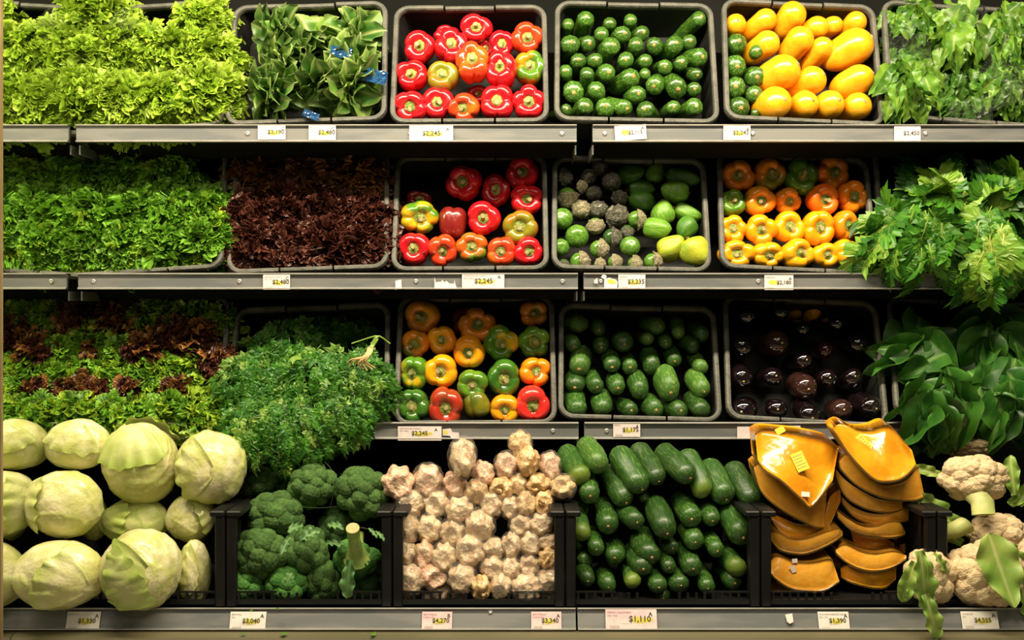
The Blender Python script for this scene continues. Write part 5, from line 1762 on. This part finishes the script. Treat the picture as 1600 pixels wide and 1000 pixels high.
KB = 1000 / 320
BR = [
    (530, 250, 218, 198, 'broccoli crown with curved leaf stalks at top centre', M_BRO, (0.1, -0.9, 0.35), 0.0, 18),
    (770, 282, 238, 232, 'round broccoli crown at upper right, below the coriander', M_BRO, (0.05, -0.9, 0.4), -0.01, 20),
    (350, 395, 262, 212, 'wide pale broccoli crown left of centre', M_BRO, (-0.1, -0.9, 0.4), 0.0, 20),
    (272, 580, 246, 236, 'darker broccoli crown at left above the bottom ones', M_BRO, (-0.1, -0.95, 0.2), -0.02, 20),
    (492, 572, 196, 234, 'broccoli crown in the centre under the leaf curls', M_BRO, (0.1, -0.95, 0.1), 0.0, 18),
    (745, 590, 205, 200, 'upturned bright broccoli showing its cut stalk', M_BROG, (0.05, -0.55, -0.75), -0.02, 16),
    (190, 728, 205, 172, 'bright broccoli crown at the lower left corner', M_BROG, (-0.1, -0.95, 0.2), 0.0, 16),
    (395, 728, 192, 172, 'bright broccoli crown at bottom centre with a small leaf', M_BROG, (0, -0.95, 0.2), 0.0, 16),
    (582, 722, 168, 192, 'olive broccoli crown at the bottom right of centre', M_BRO, (0.1, -0.95, 0.1), 0.02, 16),
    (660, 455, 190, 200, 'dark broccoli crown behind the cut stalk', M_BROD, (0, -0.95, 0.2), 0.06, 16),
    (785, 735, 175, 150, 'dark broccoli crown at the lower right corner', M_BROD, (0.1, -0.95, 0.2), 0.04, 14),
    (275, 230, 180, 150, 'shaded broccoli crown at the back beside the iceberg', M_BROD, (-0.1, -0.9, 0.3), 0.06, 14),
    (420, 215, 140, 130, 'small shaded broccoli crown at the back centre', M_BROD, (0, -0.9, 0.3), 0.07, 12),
]
for (cx, cy, w, h, lab, mm, d, dy, n) in BR:
    px, py = 320 + cx / KB, 680 + cy / KB
    y = py_to_y(4, py) + 0.01 + dy
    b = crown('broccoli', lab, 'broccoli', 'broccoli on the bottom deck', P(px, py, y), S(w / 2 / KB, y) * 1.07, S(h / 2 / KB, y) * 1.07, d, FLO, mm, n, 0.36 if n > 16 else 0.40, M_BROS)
    Z = lambda a, b_, dd=0.0: P(320 + a / KB, 680 + b_ / KB, y + dd)
    bpy.context.view_layer.update()
    if 'curved leaf' in lab:
        stalks(b, [[Z(585, 130, -0.05), Z(625, 180, -0.075), Z(628, 280, -0.08), Z(605, 380, -0.07), Z(590, 430, -0.05)], [Z(480, 165, -0.06), Z(430, 200, -0.06), Z(405, 290, -0.05)],
                   [Z(660, 185, -0.03), Z(690, 210, -0.04), Z(680, 250, -0.03)], [Z(480, 350, -0.05), Z(560, 355, -0.06), Z(680, 345, -0.04)]], 0.0055, M_BROL, 'leaf_stalk')
    if 'leaf curls' in lab:
        for k, (a, b_) in enumerate(((520, 450), (560, 470), (600, 440), (480, 445), (590, 530), (415, 500))):
            leaf_on(b, Z(a, b_, -0.07), (random.uniform(-1, 1), -0.5, random.uniform(-0.6, 0.3)), (0, -0.6, 0.8), S(95 / KB, y), random.choice(CABL), M_BROL)
    if 'cut stalk' in lab and 'behind' not in lab:
        top, bot = Z(722, 455, -0.115), Z(745, 600, -0.035)
        inv = b.matrix_world.inverted()
        pa = [tuple(inv @ (top * (1 - t) + bot * t)) for t in np.linspace(0, 1, 6)]
        V, F = tube_geo(pa, [0.30, 0.28, 0.27, 0.30, 0.42, 0.62], 14)
        ob('thick_stalk', mesh('thick_stalk', V, F, M_BROS), b)
        V, F = tube_geo([tuple(inv @ (top + (top - bot).normalized() * q)) for q in (0.0, 0.0015)], 0.285, 14)
        ob('cut_end', mesh('cut_end', V, F, mat('broccoli_cut_end', (0.55, 0.40, 0.17), (0.46, 0.32, 0.12), 8, rough=0.7), False), b)
        leaf_on(b, Z(712, 610, -0.09), (-0.12, -0.25, -1), (-0.1, -1, 0.2), S(175 / KB, y), CABL[1], M_BROL)
        stalks(b, [[Z(760, 450, -0.09), Z(800, 460, -0.09), Z(840, 490, -0.07)], [Z(700, 520, -0.10), Z(685, 580, -0.09), Z(640, 610, -0.07)]], 0.004, M_BROS, 'side_stalk')
        for a, b_ in ((835, 470), (800, 455)):
            leaf_on(b, Z(a, b_, -0.08), (0.8, -0.5, -0.5), (0, -0.5, 0.9), S(60 / KB, y), CABL[2], M_BROL)
    if 'small leaf' in lab:
        leaf_on(b, Z(425, 670, -0.07), (-0.3, -0.5, -0.7), (0, -1, 0.3), S(70 / KB, y), OVAL[0], M_BROL)

KF = 706 / 240
CA = [
    (472, 262, 305, 212, 'large cream cauliflower at the top of the cauliflower pile', M_CAU, (0, -0.85, 0.5), -0.02, 22),
    (585, 525, 285, 215, 'cauliflower half hidden behind the front one', M_CAU, (0.1, -0.9, 0.3), 0.02, 20),
    (528, 695, 345, 305, 'largest front cauliflower with a broad green leaf across it', M_CAU, (0, -0.95, 0.15), -0.05, 26),
    (268, 705, 235, 240, 'small front cauliflower wrapped in pale green leaves', M_CAU, (-0.1, -0.95, 0.1), -0.05, 16),
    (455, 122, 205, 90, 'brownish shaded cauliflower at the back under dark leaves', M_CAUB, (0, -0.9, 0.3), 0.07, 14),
    (690, 640, 120, 210, 'cauliflower cut off by the right edge of view', M_CAU, (0.2, -0.9, 0.2), 0.0, 14),
]
for (cx, cy, w, h, lab, mm, d, dy, n) in CA:
    px, py = 1360 + cx / KF, 660 + cy / KF
    y = py_to_y(4, py) + 0.0 + dy
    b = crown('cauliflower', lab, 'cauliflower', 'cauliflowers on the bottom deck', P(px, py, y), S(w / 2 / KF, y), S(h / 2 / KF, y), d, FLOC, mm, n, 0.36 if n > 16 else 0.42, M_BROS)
    Z = lambda a, b_, dd=0.0: P(1360 + a / KF, 660 + b_ / KF, y + dd)
    bpy.context.view_layer.update()
    sz = lambda q: S(q / KF, y)
    if 'top of the' in lab:
        leaf_on(b, Z(665, 335, -0.03), (-0.2, 0.0, 1), (-0.5, -1, 0), sz(180), CABL[0], M_CAUL)
        leaf_on(b, Z(640, 380, -0.02), (0.6, 0.1, 0.6), (0, -1, 0.3), sz(200), CABL[0], M_CAUL)
        leaf_on(b, Z(670, 380, -0.02), (0.5, 0.0, 0.9), (0, -1, 0.3), sz(220), CABL[1], M_CAUL)
        leaf_on(b, Z(395, 480, -0.02), (-0.75, -0.1, 0.85), (0.3, -1, 0.3), sz(240), CABL[2], M_CAUL)
        leaf_on(b, Z(330, 250, 0.03), (-0.9, 0.0, 0.5), (0, -1, 0.3), sz(130), CABL[2], M_CAUL)
        V, F = tube_geo([tuple(b.matrix_world.inverted() @ q) for q in (Z(480, 330, -0.03), Z(515, 370, -0.075), Z(520, 425, -0.08))], [0.36, 0.34, 0.33], 12)
        ob('thick_stalk', mesh('thick_stalk', V, F, M_CAUS), b)
    if 'half hidden' in lab:
        leaf_on(b, Z(420, 560, -0.02), (-0.6, -0.2, 0.5), (0, -1, 0.3), sz(150), CABL[0], M_CAUL)
        V, F = tube_geo([tuple(b.matrix_world.inverted() @ q) for q in (Z(440, 470, -0.03), Z(380, 500, -0.04), Z(325, 505, -0.045))], [0.36, 0.34, 0.33], 12)
        ob('thick_stalk', mesh('thick_stalk', V, F, M_CAUS), b)
    if 'largest' in lab:
        leaf_on(b, Z(545, 510, -0.07), (0.22, -0.16, -1), (0.0, -1, 0.1), sz(330), FLATL[0], M_CAUL)
        leaf_on(b, Z(640, 560, -0.05), (0.5, -0.1, -0.8), (0.2, -1, 0.2), sz(150), CABL[1], M_CAUL)
        leaf_on(b, Z(680, 700, -0.05), (0.2, -0.2, -0.9), (0.2, -1, 0.2), sz(190), CABL[1], M_CAUL)
    if 'wrapped' in lab:
        leaf_on(b, Z(225, 590, -0.10), (0.15, -0.15, -1), (0.0, -1, 0.15), sz(260), CABL[0], M_CAUL)
        leaf_on(b, Z(205, 640, -0.06), (-0.35, -0.1, -0.9), (-0.4, -1, 0.2), sz(190), CABL[1], M_CAUL)
        leaf_on(b, Z(250, 790, -0.10), (0.3, -0.25, -1), (0.0, -1, 0.15), sz(200), CABL[2], M_CAUL)
        leaf_on(b, Z(290, 600, -0.06), (0.5, -0.1, -0.6), (0.3, -1, 0.3), sz(110), CABL[0], M_CAUL)
        leaf_on(b, Z(160, 700, -0.05), (-0.2, -0.1, -1), (-0.6, -1, 0.2), sz(120), CABL[2], M_CAUL)
        stalks(b, [[Z(235, 600, -0.10), Z(265, 680, -0.12), Z(255, 760, -0.12), Z(265, 830, -0.11)]], 0.007, M_CAUL, 'leaf_rib')


# ------------------------------------------------------------------ garlic in film
def garlic_mesh(seed):
    r = random.Random(seed)
    off = Vector((seed * 5.1, seed * 2.3, 0))
    nl = r.choice((7, 8, 9))
    nz, nth = 26, 40
    V = []
    for i in range(nz + 1):
        t = PI * i / nz
        for j in range(nth):
            th = 2 * PI * j / nth
            z = math.cos(t)
            lob = abs(math.sin(nl * th / 2 + 0.7 * mnoise.noise(Vector((th, z, 0)) + off)))
            R = max(0.0, math.sin(t)) ** 0.75 * (0.86 + 0.16 * lob * math.sin(t))
            p = Vector((R * math.cos(th), R * math.sin(th), z * 0.95))
            w = 1 + 0.20 * mnoise.noise(p * 1.7 + off) + 0.06 * abs(mnoise.noise(p * 4.5 + off))
            q = p * w
            if z > 0.85:                      # pinched root end
                q.z -= 0.25 * (z - 0.85) / 0.15
            V.append(tuple(q))
    return mesh('garlic_bulb', V, grid_faces(nz + 1, nth, True), M_GAR)


def wrap_mesh(seed):
    off = Vector((seed * 15.1, seed * 7.3, 0))
    nz, nth = 22, 40
    V = []
    for i in range(nz + 1):
        t = 0.02 + (PI - 0.25) * i / nz
        for j in range(nth):
            th = 2 * PI * j / nth
            p = Vector((math.sin(t) * math.cos(th), math.sin(t) * math.sin(th), math.cos(t)))
            w = 1.06 + 0.13 * abs(mnoise.noise(p * 3.0 + off)) + 0.09 * abs(mnoise.noise(p * 7.0 + off))
            V.append((p.x * w, p.y * w, p.z * w * 0.98))
    # twisted tail of the bag
    return mesh('film_wrap', V, grid_faces(nz + 1, nth, True), M_WRAP, False)


GARL = [garlic_mesh(s) for s in (1, 2, 3, 4, 5)]
WRP = [wrap_mesh(s) for s in (1, 2, 3)]
V, F = tube_geo([(0, 0, 0.62), (0.1, 0.02, 0.9), (0.28, 0.06, 1.02), (0.55, 0.1, 0.98)], [0.20, 0.15, 0.13, 0.14], 9)
GNECK = mesh('garlic_neck', V, F, M_GAR)
KGA = 941 / 320
GA = [
    [(405, 160, 112, 165, 'w', -0.05), (670, 100, 96, 115, 'o', 0.0)],
    [(110, 280, 142, 150, 'p', -0.02), (245, 268, 126, 142, 'p', -0.01), (500, 235, 96, 116, 'p', 0.0), (605, 197, 98, 116, 'p', 0), (705, 180, 102, 136, 'o', -0.01), (805, 205, 92, 130, 'p', 0)],
    [(365, 290, 116, 120, 'p', 0.01), (467, 315, 96, 102, 'o', -0.01), (585, 302, 106, 102, 'o', 0), (660, 285, 88, 96, 'o', 0.01), (755, 282, 106, 98, 'o', 0), (865, 297, 106, 106, 'o', -0.02)],
    [(165, 370, 130, 122, 'w', 0), (285, 372, 112, 126, 'w', 0), (392, 400, 122, 116, 'w', -0.01), (535, 382, 98, 112, 'w', 0), (627, 392, 84, 96, 'g', 0), (695, 375, 86, 106, 'o', -0.01), (780, 372, 96, 112, 'o', 0)],
    [(145, 490, 116, 142, 'w', 0), (252, 490, 106, 126, 'w', 0), (360, 505, 118, 116, 'w', 0.005), (482, 475, 122, 132, 'w', -0.01), (672, 472, 94, 94, 'w', 0), (765, 467, 106, 98, 'w', 0)],
    [(145, 602, 92, 102, 'g', 0), (230, 612, 88, 132, 'p', 0), (320, 620, 106, 126, 'w', -0.01), (435, 592, 126, 142, 'g', -0.01), (545, 582, 102, 94, 'g', 0), (630, 567, 88, 112, 'g', 0), (715, 562, 92, 106, 'w', 0), (800, 552, 92, 78, 'w', 0.01)],
    [(540, 667, 106, 96, 'w', 0), (625, 672, 88, 98, 'w', 0), (710, 662, 92, 94, 'w', 0), (800, 627, 94, 94, 'o', 0)],
    [(160, 727, 116, 142, 'w', -0.01), (265, 710, 126, 112, 'p', 0), (400, 717, 122, 126, 'g', -0.01), (490, 762, 86, 116, 'o', -0.01), (580, 752, 98, 112, 'g', 0), (700, 757, 136, 116, 'w', -0.015), (815, 727, 136, 96, 'w', 0)],
    [(255, 800, 74, 45, 'w', 0.03), (300, 775, 96, 72, 'p', 0.02), (395, 787, 92, 52, 'p', 0.03), (810, 795, 86, 48, 'w', 0.02)],
]
GLK = {'w': ('silvery film-wrapped', M_GAR), 'g': ('grey-cream', M_GAR), 'p': ('pinkish', M_GARP), 'o': ('golden', M_GARO)}
gi = 0
for ri, rr in enumerate(GA):
    rr = sorted(rr, key=lambda q: q[0])
    for i, (cx, cy, w, h, k, dy) in enumerate(rr):
        px, py = 585 + cx / KGA, 660 + cy / KGA
        y = py_to_y(4, py) + 0.0 + dy
        lk, mm = GLK[k]
        rx, rz = S(w / 2 / KGA, y), S(h / 2 / KGA, y)
        d = Vector((random.uniform(-0.25, 0.25), -1, random.uniform(-0.2, 0.3))).normalized()
        root = thing('garlic_bundle', art(lk, 'garlic', i, len(rr), ri, len(GA), 'the wrapped garlic pile'), 'garlic', frame(P(px, py, y), d, (1, 0, 0), (rx * 1.13, rz * 1.13, (rx + rz) / 2 * 1.2)), 'wrapped garlic on the bottom deck')
        R = Matrix.Rotation(random.uniform(0, 6.28), 4, 'Z') @ Matrix.Rotation(random.uniform(-0.5, 0.5), 4, 'X')
        ob('garlic_bulb', GARL[gi % 5], root, R @ Matrix.Diagonal((0.95, 0.95, 0.95, 1)), m=mm)
        if k == 'o' and gi % 2 == 0:
            ob('garlic_neck', GNECK, root, R, m=mm)
        if k in 'wg':
            ob('film_wrap', WRP[gi % 3], root, Matrix.Rotation(random.uniform(0, 6.28), 4, 'Z'))
        elif gi % 2:
            ob('film_wrap', WRP[gi % 3], root, Matrix.Rotation(random.uniform(0, 6.28), 4, 'Z') @ Matrix.Diagonal((0.97, 0.97, 0.97, 1)))
        gi += 1


# ------------------------------------------------------------------ pumpkin wedges
KP = 3.125


def wedge(label, upper, lower, y, bulge, thick, lift, cut=True, stickers=()):
    """Curved slab between an upper and a lower edge: the flesh side bulges towards the aisle, the rind lies underneath."""
    up = catmull(upper, 22)
    lo = catmull(lower, 22)
    n, m_ = 22, 9
    mid = (up.mean(0) + lo.mean(0)) / 2
    c = P(1160 + mid[0] / KP, 640 + mid[1] / KP, y)
    Vf = []
    for i in range(n):
        u = i / (n - 1)
        for j in range(m_):
            v = j / (m_ - 1)
            q = up[i] * (1 - v) + lo[i] * v
            yy = y - bulge * max(0.0, math.sin(PI * u)) ** 0.8 * (0.72 + 0.28 * math.sin(PI * (0.1 + 0.8 * v))) + lift * (1 - v)
            Vf.append(P(1160 + q[0] / KP, 640 + q[1] / KP, yy) - c)
    root = thing('pumpkin_wedge', label, 'pumpkin', Matrix.Translation(c), 'pumpkin wedges on the bottom deck')
    N_ = n * m_
    back = [v + Vector((0, thick, 0.15 * thick)) for v in Vf]
    V = Vf + back
    F = grid_faces(n, m_)
    F += [tuple(N_ + k for k in f[::-1]) for f in grid_faces(n, m_)]
    for i in range(n - 1):
        F.append((i * m_, N_ + i * m_, N_ + (i + 1) * m_, (i + 1) * m_))
        F.append((i * m_ + m_ - 1, (i + 1) * m_ + m_ - 1, N_ + (i + 1) * m_ + m_ - 1, N_ + i * m_ + m_ - 1))
    for j in range(m_ - 1):
        F.append((j, j + 1, N_ + j + 1, N_ + j))
        k = (n - 1) * m_ + j
        F.append((k, N_ + k, N_ + k + 1, k + 1))
    me = mesh('flesh', V, F, M_PUMT if cut else M_PUM)
    ob('flesh', me, root)
    path = [tuple(Vf[i * m_ + m_ - 1] + Vector((0, 0.004, -0.001))) for i in range(n)]
    # rind: thin shell under the lower edge
    V = []
    for p in path:
        for (dy_, dz_) in ((-0.004, 0.003), (-0.003, -0.0035), (thick, -0.002 + 0.15 * thick), (thick, 0.002 + 0.15 * thick)):
            V.append((p[0], p[1] + dy_, p[2] + dz_))
    F = grid_faces(n, 4, True) + [(0, 1, 2, 3), (4 * n - 1, 4 * n - 2, 4 * n - 3, 4 * n - 4)]
    ob('rind', mesh('rind', V, F, M_RIND, False), root)
    for (sx, sy, w, h, rot, mm, txt) in stickers:
        # drop the sticker on the front surface by nearest grid point
        tgt = P(1160 + sx / KP, 640 + sy / KP, y) - c
        k = min(range(len(Vf)), key=lambda q: (Vf[q].x - tgt.x) ** 2 + (Vf[q].z - tgt.z) ** 2)
        W, H = S(w / KP, y), S(h / KP, y)
        V, F = box_geo(-W / 2, W / 2, -0.0005, 0.0005, -H / 2, H / 2)
        M = Matrix.Translation(Vector((tgt.x, Vf[k].y - 0.006, tgt.z))) @ Matrix.Rotation(math.radians(rot), 4, 'Y') @ Matrix.Rotation(-math.atan2(lift, 0.2), 4, 'X')
        s = ob('sticker', mesh('sticker', V, F, mm, False), root, M)
        if txt:
            for q in range(5):
                V, F = box_geo(-W * 0.42, W * (0.42 - 0.1 * (q % 3)), -0.0009, -0.0005, H * (0.32 - 0.16 * q) - 0.0006, H * (0.32 - 0.16 * q) + 0.0006)
                ob('print_line', mesh('print_line', V, F, M_INKG, False), s)
    return root


wedge('topmost pumpkin piece of the left stack with a yellow sticker', [(62, 118), (100, 100), (180, 105), (300, 118), (420, 145), (470, 180)], [(75, 250), (110, 295), (190, 345), (290, 435), (340, 470), (440, 350)], -0.215, 0.04, 0.07, 0.08, False,
      ((278, 252, 60, 95, -22, M_STICK, True), (205, 110, 45, 32, -30, M_STICK, False), (294, 405, 40, 24, 3, M_STICKW, False)))
wedge('second pumpkin wedge of the left stack, wide curved band', [(55, 280), (90, 258), (150, 290), (215, 370), (310, 440), (412, 400)], [(62, 310), (95, 400), (170, 470), (260, 525), (350, 568), (398, 575)], -0.165, 0.03, 0.07, 0.01)
wedge('third pumpkin wedge of the left stack, darker orange', [(130, 500), (200, 530), (280, 560), (390, 540), (425, 430), (478, 385)], [(135, 525), (180, 590), (250, 625), (330, 635), (410, 590), (482, 440)], -0.14, 0.03, 0.07, 0.01, False)
wedge('fourth pumpkin wedge of the left stack, upturned crescent', [(140, 600), (170, 598), (240, 632), (320, 628), (400, 600), (465, 580), (488, 592)], [(140, 635), (180, 680), (240, 698), (310, 700), (390, 672), (450, 640), (490, 612)], -0.175, 0.02, 0.07, 0.0)
wedge('lowest pumpkin wedge of the left stack with film glare', [(115, 765), (170, 712), (250, 742), (340, 745), (430, 728), (448, 760)], [(120, 775), (160, 822), (230, 868), (310, 882), (400, 880), (474, 838)], -0.20, 0.02, 0.07, 0.02, True,
      ((255, 738, 26, 20, -5, M_STICKW, False), (243, 775, 24, 34, -25, M_STICKW, False)))
wedge('pumpkin piece under the left stack behind the crate front', [(125, 860), (160, 838), (230, 860), (300, 885), (380, 890), (436, 890)], [(130, 900), (170, 930), (230, 935), (300, 935), (380, 935), (438, 925)], -0.15, 0.02, 0.07, 0.0, False)
wedge('topmost pumpkin piece of the right stack, square with sticker', [(438, 90), (488, 66), (560, 100), (640, 98), (715, 74), (770, 130), (828, 200)], [(452, 110), (500, 185), (560, 260), (640, 335), (700, 350), (780, 335), (850, 275)], -0.215, 0.035, 0.07, 0.08, False,
      ((607, 165, 40, 88, -38, M_STICK, True),))
wedge('second pumpkin wedge of the right stack with dark lower edge', [(470, 250), (510, 212), (560, 270), (640, 350), (710, 372), (800, 345), (858, 275)], [(475, 285), (540, 350), (610, 395), (690, 428), (760, 438), (840, 440), (890, 425)], -0.165, 0.025, 0.07, 0.01)
wedge('third pumpkin wedge of the right stack, slim band', [(456, 290), (500, 340), (570, 390), (650, 432), (730, 448), (820, 448)], [(458, 330), (500, 415), (570, 465), (650, 492), (730, 498), (810, 475)], -0.15, 0.02, 0.07, 0.0)
wedge('fourth pumpkin wedge of the right stack, pointed to the right', [(485, 425), (540, 475), (620, 505), (700, 508), (770, 490), (815, 480), (852, 514)], [(488, 455), (540, 515), (610, 548), (690, 558), (760, 550), (810, 538), (852, 520)], -0.14, 0.02, 0.07, 0.0)
wedge('fifth pumpkin wedge of the right stack with bright film glare', [(463, 495), (510, 530), (580, 568), (650, 572), (720, 545), (770, 552), (796, 600)], [(468, 525), (520, 575), (590, 608), (650, 618), (720, 622), (770, 615), (796, 606)], -0.165, 0.02, 0.07, 0.0)
wedge('sixth pumpkin piece of the right stack, short broken end', [(525, 585), (580, 615), (640, 625), (690, 628), (740, 650)], [(545, 650), (590, 685), (640, 690), (690, 695), (745, 690)], -0.13, 0.02, 0.07, 0.0, False)
wedge('seventh pumpkin wedge of the right stack, broad crescent', [(455, 685), (500, 658), (570, 690), (650, 705), (740, 690), (800, 712)], [(458, 702), (510, 742), (570, 772), (640, 785), (720, 772), (802, 730)], -0.185, 0.02, 0.07, 0.01)
wedge('lowest pumpkin wedge of the right stack, rounded underside', [(478, 775), (520, 758), (580, 780), (640, 790), (700, 785), (752, 768)], [(482, 815), (530, 840), (590, 858), (650, 868), (700, 865), (750, 825)], -0.17, 0.02, 0.07, 0.0, False)
wedge('small pumpkin corner behind the seventh right wedge', [(765, 660), (790, 652), (810, 665), (825, 690)], [(770, 690), (795, 715), (815, 725), (824, 720)], -0.10, 0.01, 0.05, 0.0, False)

# scraps of leaf fallen on the bumper and rail lip
for k, (px, py, s) in enumerate(((380, 988, 6), (445, 990, 9), (435, 950, 6), (586, 992, 8), (395, 952, 5))):
    y = YB - (0.03 if py > 980 else 0.004)
    V, F, E_ = lobed(0, -0.5, 0.3 * k, 1.0, 3, 1, k, 0.5)
    o = ob('leaf_scrap', mesh('leaf_scrap', V, F, M_LET, True, {'e': E_}), None)
    zt = P(0, 986, YB).z + 0.004 if py > 980 else P(px, py, y).z
    p = P(px, py, y)
    o.matrix_world = Matrix.Translation((p.x, p.y, zt)) @ Matrix.Rotation(0.5, 4, 'X') @ Matrix.Diagonal((S(s, y), S(s, y), S(s, y), 1))
    tag(o, ['tiny green leaf scrap on the bumper below the broccoli tag', 'green leaf scrap on the bumper right of the broccoli tag', 'tiny leaf scrap on the rail lip under the broccoli', 'green leaf scrap on the bumper left of the garlic tags', 'tiny pale scrap on top of the broccoli price tag'][k], 'leaf scrap', 'fallen leaf scraps')

seen = {}
for o in bpy.data.objects:
    if o.get('category'):
        seen.setdefault(o['label'], []).append(o.name)
        n = len(o['label'].split())
        if n > 16 or n < 4:
            print('LABEL LENGTH', n, o['label'])
for k, v in seen.items():
    if len(v) > 1:
        print('SAME LABEL', k, v)
print('objects', len(bpy.data.objects), 'things', sum(1 for o in bpy.data.objects if o.get('category')))
